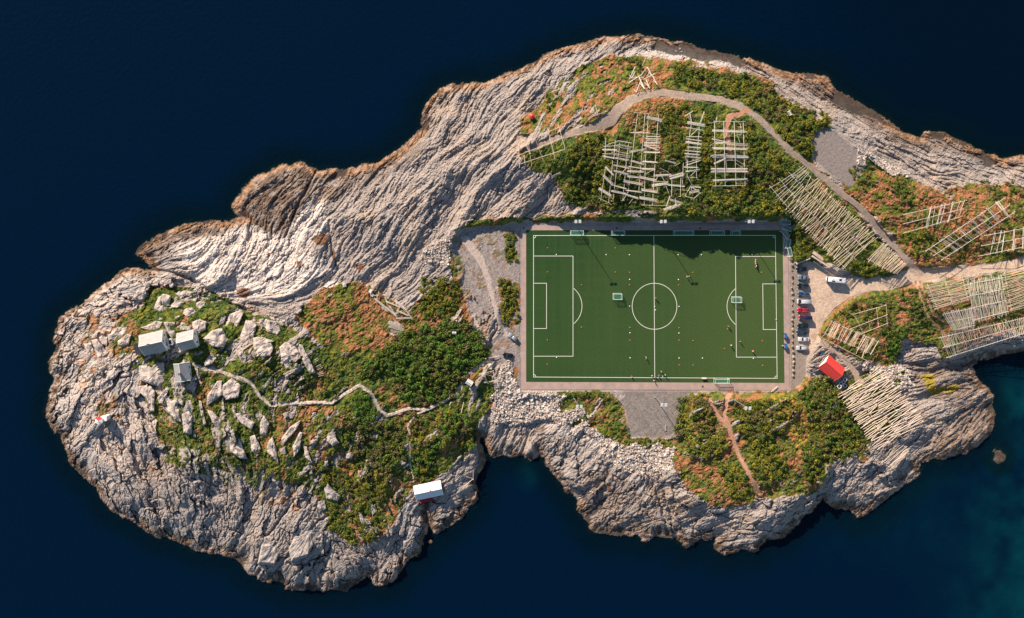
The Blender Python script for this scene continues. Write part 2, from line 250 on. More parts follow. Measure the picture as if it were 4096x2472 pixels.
# vegetation: polygon, density 0..1, greenness 0..1
VEG = [
([(3345,1570),(3420,1520),(3500,1480),(3560,1560),(3620,1650),(3560,1740),(3480,1800),(3400,1700)],.62,.85),
([(600,1150),(760,1140),(850,1165),(920,1195),(1000,1245),(1080,1262),(1150,1300),(1210,1340),(1290,1400),(1330,1500),(1330,1600),(1160,1640),(1060,1700),(1010,1800),(900,1870),(760,1830),(640,1780),(600,1700),(560,1600),(540,1490),(470,1450),(430,1380),(490,1260),(560,1230)],.60,.72),
([(1180,1260),(1230,1200),(1300,1150),(1400,1120),(1480,1150),(1560,1200),(1640,1240),(1750,1140),(1810,1130),(1870,1150),(1900,1200),(1930,1330),(1980,1410),(1900,1470),(1700,1420),(1500,1400),(1400,1450),(1300,1400),(1230,1330)],.86,.28),
([(1290,1390),(1400,1430),(1500,1390),(1700,1380),(1850,1300),(1930,1350),(1980,1410),(1900,1500),(1870,1560),(1960,1600),(1920,1700),(1900,1760),(1700,1800),(1400,1640),(1200,1620),(1230,1500)],.95,.74),
([(1060,1640),(1300,1620),(1450,1640),(1640,1680),(1900,1700),(1900,1780),(1850,1850),(1780,1900),(1660,1950),(1600,2050),(1560,2130),(1480,2180),(1400,2180),(1310,2110),(1300,2010),(1220,1960),(1150,1940),(1060,1900),(1000,1850),(1000,1720)],.66,.52),
([(640,1770),(760,1800),(1000,1840),(1100,1900),(1040,1960),(900,1930),(780,1900),(660,1850)],.34,.75),
([(2060,480),(2150,440),(2200,350),(2330,255),(2440,222),(2560,222),(2680,240),(2760,240),(2900,275),(3000,300),(3080,320),(3140,400),(3250,450),(3340,480),(3320,520),(3250,530),(3240,600),(3260,660),(3330,700),(3100,700),(2900,500),(2300,560),(2200,540),(2080,530)],.72,.42),
([(2700,250),(2850,290),(3040,310),(3120,400),(3240,460),(3280,520),(3250,640),(3120,560),(3000,450),(2850,370),(2700,355)],.99,.85),
([(2070,610),(2150,570),(2300,530),(2450,540),(2520,440),(2650,370),(2850,370),(3000,420),(3150,580),(3300,720),(3450,880),(3560,1000),(3640,1085),(3560,1105),(3440,1105),(3350,1065),(3250,1030),(3180,1020),(3165,960),(3150,862),(2900,850),(2600,848),(2400,835),(2290,815),(2200,700),(2120,680)],.97,.78),
([(2520,380),(2640,378),(2740,400),(2740,500),(2660,640),(2560,560),(2500,520)],.93,.42),
([(3370,720),(3450,690),(3480,620),(3560,700),(3640,720),(3750,760),(3900,740),(4050,740),(4400,820),(4400,1000),(4096,1030),(3900,1050),(3700,1070),(3640,1050),(3560,940),(3480,840),(3390,770)],.88,.45),
([(3500,720),(3590,700),(3700,780),(3900,800),(3860,850),(3700,830),(3600,850),(3540,800)],.8,.3),
([(3262,1340),(3290,1300),(3346,1229),(3403,1189),(3487,1165),(3600,1150),(3700,1130),(4400,1045),(4400,1300),(4100,1312),(3980,1345),(3900,1375),(3800,1425),(3760,1440),(3740,1380),(3620,1360),(3580,1450),(3530,1460),(3440,1440),(3380,1410),(3300,1370)],.95,.60),
([(2735,1572),(2900,1568),(3150,1562),(3222,1510),(3290,1500),(3340,1560),(3400,1650),(3440,1760),(3480,1850),(3400,1830),(3310,1850),(3290,1940),(3240,1975),(3150,1990),(3020,2000),(2900,2040),(2830,2020),(2720,1930),(2680,1840),(2700,1790),(2650,1800),(2640,1760),(2730,1740)],.78,.45),
([(2300,1562),(2518,1562),(2512,1750),(2640,1760),(2600,1790),(2500,1780),(2420,1740),(2330,1690),(2240,1640),(2230,1565)],.72,.6),
([(1790,1000),(1850,1010),(1900,1180),(1935,1330),(1960,1390),(1900,1400),(1870,1280),(1820,1150)],.85,.4),
([(2020,935),(2060,930),(2075,1055),(2020,1060)],.8,.6),([(1985,1100),(2030,1110),(2078,1140),(2080,1300),(2030,1310),(1995,1230)],.9,.5),
([(1830,910),(1900,880),(2060,870),(2420,850),(3160,850),(3165,882),(2060,890),(1900,930)],.85,.8),
([(3165,885),(3260,1000),(3300,1050),(3220,1055),(3165,1040)],.9,.6),
([(2055,1440),(2080,1480),(2075,1540),(2050,1500)],.8,.5),([(1870,1480),(1960,1470),(1990,1560),(1960,1640),(1890,1640)],.85,.6),
([(3560,1500),(3620,1480),(3620,1560),(3580,1570)],.5,.7),([(2230,1640),(2330,1630),(2360,1700),(2300,1720)],.3,.6)]
RUBBLE = [[(2080,1562),(2300,1562),(2330,1640),(2400,1680),(2500,1750),(2600,1780),(2690,1740),(2720,1690),(2740,1760),(2680,1880),(2600,1900),(2500,1880),(2420,1830),(2400,1760),(2300,1700),(2180,1680),(2060,1700),(1970,1680),(1960,1600),(2010,1470),(2040,1440),(2060,1500)],
[(1800,940),(1815,1000),(1790,1060),(1740,1060),(1680,1040),(1700,1000),(1760,960)],[(3440,600),(3520,640),(3640,700),(3640,740),(3560,740),(3500,690),(3430,650)],[(3470,1430),(3560,1440),(3640,1490),(3620,1560),(3580,1550),(3520,1500),(3450,1480)],[(2410,440),(2425,430),(2430,520),(2410,530)],
[(1900,1300),(1935,1330),(1960,1380),(1940,1395),(1915,1370)]]
# boulders and slabs on the islet, offsets: A = +(0,900), B = +(200,1555)
BA = [[(615,335),(632,290),(655,275),(682,283),(680,310),(665,345),(640,352)],[(683,320),(700,302),(735,308),(738,322),(710,332),(685,330)],[(724,355),(745,332),(770,330),(788,350),(775,368),(748,370)],[(785,312),(805,303),(824,310),(815,335),(795,342),(785,330)],[(765,390),(800,375),(828,388),(822,420),(795,430),(772,412)],[(715,402),(765,405),(760,420),(720,420)],[(700,275),(740,262),(780,268),(760,285),(715,290)],[(745,300),(790,290),(785,306),(750,308)],[(655,388),(700,388),(702,440),(686,452),(668,425)],[(560,412),(590,400),(625,383),(652,388),(640,412),(600,424)],
[(895,410),(920,355),(965,340),(975,350),(950,410),(920,450),(900,430)],[(880,380),(890,352),(905,365),(895,395),(875,402)],[(812,455),(850,420),(890,412),(915,460),(895,490),(850,488)],[(940,490),(985,380),(1010,385),(1027,400),(1010,470),(990,500)],[(950,508),(988,505),(980,560),(970,572)],[(1012,450),(1050,448),(1095,465),(1040,500),(1012,510)],[(1012,515),(1055,475),(1085,470),(1095,495),(1080,525),(1015,530)],[(1117,490),(1140,468),(1175,475),(1200,510),(1208,580),(1145,575),(1125,540)],[(1060,410),(1070,380),(1105,385),(1125,425),(1110,440),(1070,430)],[(1036,378),(1055,372),(1062,395),(1045,415),(1036,400)],[(815,550),(845,510),(875,520),(850,555),(820,565)],
[(826,720),(830,680),(868,625),(888,622),(890,680),(830,722)],[(890,640),(930,610),(965,640),(955,690),(905,700),(890,680)],[(430,445),(470,408),(510,412),(515,430),(470,460),(435,462)],[(335,475),(365,472),(380,515),(370,535),(350,520)],[(365,460),(388,455),(425,500),(460,540),(415,575),(390,530)],[(396,450),(420,430),(430,450),(428,485),(408,480)],[(555,565),(600,552),(655,548),(665,620),(640,650),(600,635),(560,622)],[(555,645),(600,640),(620,664),(618,745),(600,750),(590,700),(560,670)],[(630,690),(670,645),(678,655),(650,718),(636,715)],[(668,705),(710,698),(725,790),(700,780),(670,745)],[(727,755),(757,742),(770,760),(768,838),(735,832)],[(795,700),(805,705),(825,795),(815,805),(800,740)],[(825,735),(850,745),(897,795),(875,820),(850,790)],[(938,755),(950,752),(1020,790),(1005,820),(960,790)],[(1040,790),(1055,760),(1078,790),(1065,845),(1040,840)],[(780,572),(790,575),(808,640),(797,632)],
[(470,465),(510,435),(525,440),(515,480),(490,488),(472,478)],[(437,285),(465,278),(490,300),(520,310),(470,325),(445,318)],[(525,300),(560,245),(582,250),(586,280),(570,300)],[(1185,470),(1210,480),(1240,540),(1262,590),(1240,595),(1215,555),(1195,505)]]
BB = [[(710,185),(755,185),(790,280),(760,280),(720,250)],[(800,190),(820,185),(845,240),(825,262),(805,250)],[(872,215),(890,190),(905,240),(915,300),(885,270),(865,250)],[(925,200),(960,152),(1005,125),(988,160),(940,215),(925,240)],[(918,240),(940,232),(945,262),(922,265)],[(970,230),(1000,170),(1010,175),(1000,240),(975,275)],[(1012,230),(1025,225),(1040,270),(1050,300),(1020,275)],[(1105,190),(1135,155),(1145,200),(1158,215),(1130,230),(1108,210)],[(1275,180),(1300,158),(1325,160),(1310,198),(1278,200)],[(1183,250),(1200,245),(1215,260),(1208,282),(1185,280)],[(1098,290),(1110,275),(1115,305),(1100,312)],[(1095,400),(1110,375),(1130,400),(1165,430),(1150,450),(1105,440)],[(1070,450),(1100,445),(1105,480),(1085,490),(1068,475)],[(1205,185),(1250,180),(1255,200),(1210,220)],
[(1030,490),(1075,478),(1108,500),(1108,540),(1060,610),(1030,670),(965,690),(955,640),(1000,545)],[(832,700),(850,592),(930,577),(985,532),(945,620),(895,705)],[(238,385),(275,372),(280,400),(250,407)],[(118,35),(150,30),(158,48),(140,62),(120,52)],[(1280,470),(1300,462),(1308,490),(1290,508)],[(930,100),(955,92),(965,110),(940,118)],[(1232,490),(1245,488),(1262,545),(1250,560)],[(885,345),(905,335),(925,360),(910,385),(890,370)]]
# ---------------------------------------------------------------- terrain heights
cs = 4
CX, CY = GX[::cs, ::cs], GY[::cs, ::cs]
SDc = sdist(CX, CY, COAST)
def up(A):                               # coarse field -> full grid (bilinear)
    fx = (gx1-gx1[0])/(GS*cs); fy = (gy1-gy1[0])/(GS*cs)
    i = np.clip(fx.astype(int), 0, A.shape[1]-2); j = np.clip(fy.astype(int), 0, A.shape[0]-2)
    u = np.clip(fx-i, 0, 1)[None, :]; v = np.clip(fy-j, 0, 1)[:, None]
    return ((A[j][:, i]*(1-u)+A[j][:, i+1]*u)*(1-v)+(A[j+1][:, i]*(1-u)+A[j+1][:, i+1]*u)*v).astype(np.float32)
def idw(pts, vals, p=2.6):
    out = [np.zeros(CX.shape, np.float32) for _ in vals]; ws = np.zeros(CX.shape, np.float32)
    for k, q in enumerate(pts):
        w = 1.0/((CX-q[0])**2+(CY-q[1])**2+900)**(p/2)
        ws += w
        for o, v in zip(out, vals): o += w*v[k]
    return [up(o/ws) for o in out]
Z0, SL = idw(CP, [[c[2] for c in CP], [c[3] for c in CP]])
ca, sa = idw(AN, [[math.cos(2*math.radians(a[2])) for a in AN], [math.sin(2*math.radians(a[2])) for a in AN]])
ANG = 0.5*np.arctan2(sa, ca)+fbm(GX, GY, 150, 3, 23)*0.30+fbm(GX, GY, 55, 2, 24)*0.38
UX = np.cos(ANG).astype(np.float32); UY = -np.sin(ANG).astype(np.float32)
SDf = up(SDc)
SD = bil(SDf, GX+WXn*0.9+fbm(GX, GY, 9, 2, 71)*4, GY+WYn*0.9+fbm(GX, GY, 9, 2, 77)*4).astype(np.float32)
kk = np.clip(SD, 0, None)*SL+0.15
a_ = 1.2
land = -np.log(np.exp(-np.clip(Z0, 0, 30)/a_)+np.exp(-kk/a_))*a_
land = np.maximum(land, np.minimum(kk, Z0)*0.6)
Z = np.where(SD > 0, np.maximum(land, 0.12), np.maximum(SD*0.05, -7)-0.05)
Zb = box_blur(Z.astype(np.float32), 3); Z = np.where(SD > 12, Zb, Z)
# flat, levelled areas
FLATS = [([(2068,893),(3168,889),(3172,1000),(3170,1572),(2750,1572),(2740,1762),(2510,1756),(2505,1580),(2078,1572),(2050,1500),(1990,1440),(1960,1385),(2020,1335),(2010,1230),(1890,1100),(1812,1000),(1850,928)], 5.0, 26),
 (LOT[:36]+[(3215,1500),(3200,1540),(3150,1575)], 5.05, 22), (YARD_N, 7.6, 30)]
FLATM = np.zeros(GX.shape, np.float32)
for poly, h, tr in FLATS:
    J, I = box_idx(poly, 90); w = sst(sdist(GX[J, I], GY[J, I], poly), -tr, 0)
    if h == 5.05: hh = h+sst(GX[J, I], 3650, 4300)*3.2
    else: hh = h
    Z[J, I] = Z[J, I]*(1-w)+hh*w; FLATM[J, I] = np.maximum(FLATM[J, I], w)
# road bed follows a smoothed slope
rd = lmask(ROAD, None, 9, 0.1); Zs = box_blur(Z.astype(np.float32), 12); Z = Z*(1-rd*0.85)+Zs*rd*0.85
ZBASE = box_blur(Z.astype(np.float32), 5)

# vegetation and ground masks
H1 = fbm(GX, GY, 60, 5, 31, 0.6); H2 = fbm(GX, GY, 22, 4, 37, 0.6)
def lic(N, L, st=1.0):
    jj, ii = np.nonzero(LM); X0 = ii.astype(np.float32); Y0 = jj.astype(np.float32)
    acc = N[jj, ii].copy(); cnt = 1
    for sg in (1, -1):
        X = X0.copy(); Y = Y0.copy(); dx = UX[jj, ii]*sg; dy = UY[jj, ii]*sg
        for k in range(L):
            X += dx*st; Y += dy*st
            xi = np.clip(X.astype(np.int32), 0, NXg-1); yi = np.clip(Y.astype(np.int32), 0, NYg-1)
            acc += N[yi, xi]; cnt += 1
            ux = UX[yi, xi]; uy = UY[yi, xi]; s = np.where(ux*dx+uy*dy < 0, -1, 1); dx = ux*s; dy = uy*s
    r = np.zeros(GX.shape, np.float32); r[jj, ii] = acc/cnt
    v = r[jj, ii]; r = (r-v.mean())/v.std(); return np.where(LM, r, 0).astype(np.float32)
LM = SD > -60
WN = RNG.random(GX.shape).astype(np.float32)
L1 = lic(box_blur(WN, 1), 8)                                # thin beds
L2 = lic(vn(GX/7.5, GY/7.5, 5).astype(np.float32), 15)          # metre-wide ribs
L3 = lic(vn(GX/20, GY/20, 9).astype(np.float32), 22, 1.5)        # broad ribs
def voronoi(sx, sy, seed, warp=8):
    """cells stretched along the strata; returns F2-F1 (in units of a cell) and random values per cell"""
    jj, ii = np.nonzero(LM); x = GX[jj, ii]+fbm(GX[jj, ii], GY[jj, ii], 40, 3, seed+1)*warp*2; y = GY[jj, ii]+fbm(GX[jj, ii], GY[jj, ii], 40, 3, seed+2)*warp*2
    s = (sx+sy)/2*0.8; cx = np.floor(x/s).astype(int); cy = np.floor(y/s).astype(int)
    ux = UX[jj, ii]; uy = UY[jj, ii]
    f1 = np.full(x.shape, 1e9); f2 = np.full(x.shape, 1e9); r1 = np.zeros(x.shape); r2 = np.zeros(x.shape); r3 = np.zeros(x.shape); dxx = np.zeros(x.shape); dyy = np.zeros(x.shape)
    m = 2 if sx/sy < 2.3 else 3
    for a in range(-m, m+1):
        for b in range(-m, m+1):
            u = (cx+a+seed*13) & 255; v = (cy+b+seed*7) & 255
            px = (cx+a+TAB[v, u])*s; py = (cy+b+TAB[u, v])*s
            dx = x-px; dy = y-py; du = (dx*ux+dy*uy)/sx; dv = (-dx*uy+dy*ux)/sy; d = du*du+dv*dv
            c = d < f1
            f2 = np.where(c, f1, np.minimum(f2, d)); f1 = np.where(c, d, f1)
            r1 = np.where(c, TAB[(v+91) & 255, u], r1); r2 = np.where(c, TAB[v, (u+57) & 255], r2); r3 = np.where(c, TAB[(v+31) & 255, (u+5) & 255], r3)
            dxx = np.where(c, dx, dxx); dyy = np.where(c, dy, dyy)
    out = []
    for q in (np.sqrt(f2)-np.sqrt(f1), r1, r2, r3, dxx/s, dyy/s):
        o = np.zeros(GX.shape, np.float32); o[jj, ii] = q; out.append(o)
    return out
L4 = lic(vn(GX/48, GY/48, 15).astype(np.float32), 30, 2.2)
E0, K1, K2, K3, DX0, DY0 = voronoi(150, 50, 12, 16)
E1, A1, A2, A3, DX1, DY1 = voronoi(64, 24, 3, 9)
E2, B1, B2, B3, DX2, DY2 = voronoi(24, 10, 5, 6)

# where the rock is blocky (islet, south shore) and where finely bedded (north slabs)
blocky = np.clip(pmask([(200,1250),(480,1080),(760,1120),(1010,1240),(1200,1330),(1350,1500),(1800,1900),(1900,2100),(1500,2400),(100,2400),(100,1250)], 40)+0.75*pmask([(2140,1640),(2700,1700),(3500,1780),(3600,1900),(3300,2200),(2600,2300),(2200,2000)], 40)+0.5*pmask([(820,960),(980,890),(1180,980),(1260,1080),(1150,1150),(900,1120)], 25)+.55*pmask([(2150,250),(2500,130),(2900,200),(2750,260),(2500,240),(2200,400)], 20), 0, 1)
white = np.clip(pmask([(700,990),(900,920),(1000,900),(1200,970),(1330,1080),(1180,1180),(950,1190),(760,1110)], 30)*0.9+pmask([(1160,860),(1290,800),(1320,900),(1260,970),(1160,960)], 20)*0.8+pmask([(2300,260),(2700,170),(3000,270),(2900,270),(2600,220),(2340,290)], 15)*0.6+pmask([(1300,1120),(1480,1150),(1440,1180),(1300,1180)], 10)+pmask([(2070,1560),(2330,1590),(2700,1850),(2600,1900),(2300,1760),(2100,1680)], 20)*.5, 0, 1)
brown = np.clip(pmask([(930,830),(1010,720),(1200,645),(1270,700),(1160,930),(1060,930),(980,870)], 14)*0.9+pmask([(1270,690),(1500,650),(1700,560),(1740,500),(1680,620),(1480,740),(1330,800),(1260,780)], 24)*0.62+pmask([(560,985),(760,885),(960,880),(880,940),(720,960),(600,1060),(530,1030)], 12)*0.85+pmask([(3060,250),(3330,300),(3540,480),(3700,520),(3860,560),(4100,620),(4100,680),(3760,600),(3600,590),(3400,450),(3150,320)], 14)*0.8+pmask([(2300,1950),(2420,1870),(2560,1960),(2620,2080),(2500,2150),(2360,2130)], 20)*.5+pmask([(2140,1720),(2180,1700),(2170,1820),(2150,1830)], 8)*.9+pmask([(3650,1440),(3850,1440),(3990,1600),(3990,1740),(3800,1840),(3700,1800),(3820,1640),(3640,1540)], 20)*.65, 0, 1)
VD = np.zeros(GX.shape, np.float32); VG = np.zeros(GX.shape, np.float32)
for poly, dens, gr in VEG:
    m = pmask(poly, 9, 1.3); VD = VD*(1-m)+dens*m; VG = VG*(1-m)+gr*m
vnz = 0.5+0.5*np.clip(0.62*H1+0.5*H2+0.30*L3+0.14*L2+(.55*(K1-.5)+.42*(A1-.5))*np.clip(blocky*1.3, .35, 1), -1, 1)
veg = sst(VD*1.04-vnz+0.0, -0.03, 0.04)*(VD > 0.01)
veg *= sst(SD, 6, 16)
# green seams of turf in the cracks of the islet
seam = np.maximum(sst(E0, 0.16, 0.07), sst(-L3, .9, 1.4)*.9)*pmask([(300,1250),(900,1150),(1250,1400),(1500,1900),(1400,2150),(900,1950),(600,1900),(330,1650)], 40)*sst(fbm(GX, GY, 120, 2, 91), -0.15, 0.15)
veg = np.maximum(veg, seam*0.9*sst(SD, 30, 60))
gravel = np.clip(pmask(W_GRAVEL, 7)*(1-sst(vnz, 0.52, 0.60)*0), 0, 1)
gravel = np.maximum(gravel, np.maximum(pmask(YARD_N, 5, .7), pmask([(2440,1560),(2800,1560),(2735,1600),(2724,1754),(2513,1748),(2500,1640)], 4, .4)))
road = lmask(ROAD, None, 3, .35); lot = pmask(LOT, 3, .35)
rub = np.zeros(GX.shape, np.float32)
for r in RUBBLE: rub = np.maximum(rub, pmask(r, 8))
veg *= 1-gravel*0.0
gv = gravel*(1-np.maximum(sst(.5+.5*(H1*.5+H2*.9), 0.55, 0.62)*.85, sst(VD, .55, .75)*sst(.5+.5*H2, .36, .44)*sst(GX, 1980, 2000)+sst(VD, .55, .75)*sst(.5+.5*H2, .36, .44)*sst(GX, 1860, 1840))*pmask(W_GRAVEL, 10)*(1-lmask(TRACKS[5][0], None, 5, .4)))
veg = np.maximum(veg, pmask(W_GRAVEL, 8)*(1-gv/(gravel+.001)))
veg = veg*(1-gv)
hard = np.maximum(road, lot); veg *= 1-hard; trk = []
for pts, col in TRACKS:
    m = lmask(pts, None, 2.5, .5); trk.append((m, col)); veg *= 1-m
pth = np.maximum(lmask(PATH, 7, 2, .25), lmask(PATH2, 4.5, 2, .25)); veg *= 1-pth
inner = sst(sdist(CX, CY, [(2082,902),(3151,900),(3159,1560),(2083,1560)]), -8, 0); inner = up(inner)
rock = np.clip(1-veg, 0, 1)*(1-gv)*(1-hard)*(1-pth)*(1-rub*0.75)*(1-np.clip(FLATM*1.4-0.3, 0, 1)*0.85)*(1-inner)
for m, c in trk: rock *= 1-m
ramp = 0.25+0.75*sst(SD, 0, 25)
tri = np.abs(L2)
L2s = np.clip(L2, -1.6, 1.1)
zc = lambda v, w: np.exp(-(v/w)**2)                              # open joints where a bed ends
rough = sst(fbm(GX, GY, 75, 3, 58), -.3, .3)
relief = (L1*0.15+L2s*0.20-zc(L2, .22)*.34*(.35+.65*rough)-zc(L3, .13)*.75+L3*0.24+L4*0.75)*(1-0.8*blocky)
relief += (L3*0.12+L1*0.06+L4*.35-zc(L3-.3, .10)*.55-zc(L2, .16)*.22*rough)*blocky
ck = fbm(GX, GY, 70, 2, 59)                                      # where joints open up
b0 = -sst(E0, 0.085, 0.01)*1.3+(K1-0.5)*1.7+((K2-0.5)*DX0+(K3-0.5)*DY0)*2.6
b1 = -sst(E1, 0.13, 0.02)*0.7*sst(ck, -.35, .1)+(A1-0.5)*0.85+((A2-0.5)*DX1+(A3-0.5)*DY1)*1.1
b2 = -sst(E2, 0.20, 0.03)*0.34+(B1-0.5)*0.30+((B2-0.5)*DX2+(B3-0.5)*DY2)*0.30
mm = sst(fbm(GX, GY, 90, 3, 57), -.25, .25)                      # smooth slabs versus broken rock
relief += b0*blocky*.9+b1*(blocky*(.35+.65*mm)+.25*(1-blocky))+b2*((.2+.8*mm)*blocky*.8+.75*(1-blocky)*(.5+.5*mm))
relief += fbm(GX, GY, 24, 4, 51, .6)*0.55+fbm(GX, GY, 130, 3, 55)*2.2
vb = fbm(GX, GY, 14, 4, 61, 0.65)*0.75+fbm(GX, GY, 50, 2, 63)*0.8
vb += relief*0.30
rubr = (sst(voronoi(13, 11, 8, 3)[0], 0, 0.5)*0.55+RNG.random(GX.shape)*0.12)
E4 = voronoi(13, 11, 8, 3)
Z = Z+ramp*(rock*relief+veg*(vb+0.15)*(1-0.75*FLATM)+rub*(1-veg)*(1-hard)*(rubr+E4[1]*.3))*(1-inner)
Z += (1-inner)*(RNG.random(GX.shape)*0.05+hard*0.0+gv*fbm(GX, GY, 10, 2, 81)*0.05)
shade_cut = lmask(PATH+[PATH[-1]], 7, 4, .25); Z += pth*0.12
# gullies
for pts, w, d in [([(610,1075),(680,1090),(760,1110),(830,1160),(905,1210),(985,1240)], 7, 1.8), ([(1262,690),(1200,800),(1160,900),(1140,945)], 4, 1.5), ([(1315,880),(1330,1000),(1340,1060)], 4, 1.0), ([(2575,1850),(2620,1950),(2665,2090),(2675,2150)], 6, 1.6), ([(2600,1850),(2650,1950),(2690,2080)], 4, 1.2), ([(930,2140),(1090,1900),(1160,1750),(1180,1880)][:2], 4, 1.2), ([(1025,2270),(1060,2160),(1180,2000)], 4, 1.6), ([(1100,2290),(1180,2180),(1280,2080),(1310,2060)], 5, 1.8)]:
    Z -= lmask(pts, w, 5, .6)*d*sst(SD, -5, 5)
Z = np.where(SD > 1, np.maximum(Z, 0.02), Z)
Z = np.where(inner > 0.5, 4.9, Z)
# submerged skerry and sand flats east of the point
isl = sst(sdist(GX+WXn, GY+WYn, [(3965,1790),(4010,1780),(4035,1820),(4030,1860),(3990,1880),(3960,1850)]), -30, 25)
Z = np.where(isl > 0, np.maximum(Z, -1.6+1.75*isl+L2*.12), Z)
sk = sst(np.hypot(GX-1722, GY-2167), 14, 4); Z = np.maximum(Z, np.where(sk > 0, -.4+sk*.9, -9))

# ---------------------------------------------------------------- terrain colours (materials of the ground itself)
def mixc(c, col, m):
    col = np.asarray(col, np.float32)
    return c*(1-m[..., None])+(col if col.ndim == 3 else col[None, None, :])*m[..., None]
n1 = fbm(GX, GY, 90, 4, 101); n2 = fbm(GX, GY, 18, 4, 103, .65); n3 = fbm(GX, GY, 8, 3, 107, .7); rnd = RNG.random(GX.shape).astype(np.float32)
col = np.empty(GX.shape+(3,), np.float32); col[:] = (0.30, 0.258, 0.235)
col = mixc(col, (0.30, 0.265, 0.25), np.clip(sst(n1+n2*.5, 0.0, 0.5)*0.6, 0, 1))
col = mixc(col, (0.36, 0.27, 0.20), sst(-n1+n2*.6, 0.05, 0.45)*.5)
col = mixc(col, (0.62, 0.55, 0.50), white*0.85)
col = mixc(col, (0.20, 0.175, 0.165), sst(n2+n3*.6, .12, .42)*.45)
islw = pmask([(200,1250),(480,1080),(800,1130),(1020,1260),(900,1500),(600,1750),(500,2000),(300,1900),(120,1600)], 60)
col = mixc(col, (0.50, 0.43, 0.385), islw*.6)
col = mixc(col, (0.30, 0.275, 0.265), (sst(K2, .55, .75)*.5+sst(A2, .6, .8)*.3)*blocky)
col = mixc(col, (0.11, 0.068, 0.045), brown*np.clip(.85+n2*1.2+L2*.12, 0, 1)*.95)
ne = sst(GY, 1250, 1050)                                        # north and west shores carry orange weed
dband = sst(Z, 3.6, 2.6)*sst(SD, 52, 38)*(1-ne*.6)*sst(n2+n1*.6, -.35, .1)
col = mixc(col, (0.10, 0.085, 0.075), dband*.85)
tide = sst(Z, 2.4, 1.5)*sst(SD+n2*14, 34, 22)
col = mixc(col, (0.36, 0.18, 0.08), tide*np.clip(.75+.8*n2, 0, 1)*(0.45+.4*ne))
col = mixc(col, (0.06, 0.045, 0.035), sst(n2+n3*.5, -.05, .3)*tide*.75)
col = mixc(col, (0.045, 0.04, 0.035), sst(Z, 0.35, 0.08)*.8)
col = mixc(col, (0.12, 0.06, 0.02), sst(Z, 0.0, -0.4)); col = mixc(col, (0.05, 0.05, 0.02), sst(Z, -0.5, -1.6))
pools = [[(1245,955),(1290,935),(1320,940),(1300,985),(1265,980)],[(1332,1000),(1345,1005),(1342,1050),(1330,1030)],[(1420,1055),(1450,1050),(1460,1075),(1430,1085)],[(945,1155),(970,1145),(1005,1160),(990,1200),(950,1180)],[(1188,1040),(1215,1045),(1205,1070),(1190,1065)],[(2418,1940),(2438,1942),(2440,1970),(2425,1965)]]
pm = np.zeros(GX.shape, np.float32)
for p in pools: pm = np.maximum(pm, pmask(p, 3, .8))
col = mixc(col, (0.13, 0.055, 0.025), pm*.9)
alg = pmask([(3665,1500),(3735,1500),(3750,1550),(3800,1550),(3835,1535),(3840,1560),(3790,1575),(3720,1575),(3700,1530)], 4, 1.2)
col = mixc(col, (0.26, 0.20, 0.02), alg*.9)
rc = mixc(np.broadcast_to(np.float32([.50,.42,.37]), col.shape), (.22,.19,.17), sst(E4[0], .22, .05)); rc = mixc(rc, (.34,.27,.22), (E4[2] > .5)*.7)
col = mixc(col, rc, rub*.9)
# turf and heath
gsel = sst(VG+0.08+0.9*(n1*0.55+n2*0.9), 0.38, 0.62)
gcol = mixc(np.broadcast_to(np.float32([0.04,0.078,0.014]), col.shape), (0.14,0.145,0.024), sst(n2+n3*.5+L1*.08, -0.15, 0.4))
gcol = mixc(gcol, (0.20, 0.17, 0.02), sst(n3+n2*.4, 0.34, 0.55)*sst(n1, -0.1, .2)*.6); gcol = mixc(gcol, (0.012, 0.03, 0.012), sst(n3, -.15, -.5)*.7)
hcol = mixc(np.broadcast_to(np.float32([0.30,0.13,0.055]), col.shape), (0.12,0.075,0.028), sst(n3+n2*.3, -0.05, 0.3)); hcol = mixc(hcol, (0.36, 0.22, 0.14), sst(rnd+n3, .78, 1.15)*.6); hcol = mixc(hcol, (0.065, 0.08, 0.02), sst(n2+n3*.4, .0, .22)*.9)
vcol = mixc(hcol, gcol, gsel); gold = pmask([(2960,1610),(3130,1560),(3250,1620),(3330,1760),(3330,1880),(3220,1830),(3100,1700)], 20)
vcol = mixc(vcol, (.40, .27, .02), gold*sst(n3, .12, .35)*.8)
col = mixc(col, vcol, veg)
gr = mixc(np.broadcast_to(np.float32([0.30,0.255,0.235]), col.shape), (0.17,0.15,0.14), sst(n3+rnd*.4, .0, .5)*.7); gr = mixc(gr, (.48,.42,.38), (rnd > .93)*.8)
col = mixc(col, gr, gv)
ys = pmask([(2500,1560),(2800,1560),(2735,1600),(2724,1754),(2513,1748)], 4, .4); col = mixc(col, mixc(np.broadcast_to(np.float32([.235,.20,.175]), col.shape), (.19,.165,.15), sst(n2, -.2, .3)), ys*.9)
yn = pmask(YARD_N, 5, .7); col = mixc(col, mixc(np.broadcast_to(np.float32([.25,.215,.20]), col.shape), (.15,.13,.12), (rnd > .6)*.6), yn*.9)
col = mixc(col, mixc(np.broadcast_to(np.float32([.30,.235,.19]), col.shape), (.20,.165,.14), sst(n3+rnd*.5, .1, .6)*.7), road)
lc = mixc(np.broadcast_to(np.float32([.56,.42,.315]), col.shape), (.44,.335,.26), sst(n2, -.1, .4)*.8); lc = mixc(lc, (.20,.175,.16), pmask([(3145,1040),(3205,1040),(3205,1400),(3245,1400),(3225,1500),(3150,1600)], 10, .7)*.8)
col = mixc(col, lc, lot)
for m, c in trk: col = mixc(col, c, m*.9)
col = mixc(col, mixc(np.broadcast_to(np.float32([.52,.45,.38]), col.shape), (.26,.21,.17), (vn(GX/6, GY/6, 4) > .55)*.8), pth)
col *= (0.92+0.16*rnd)[..., None]

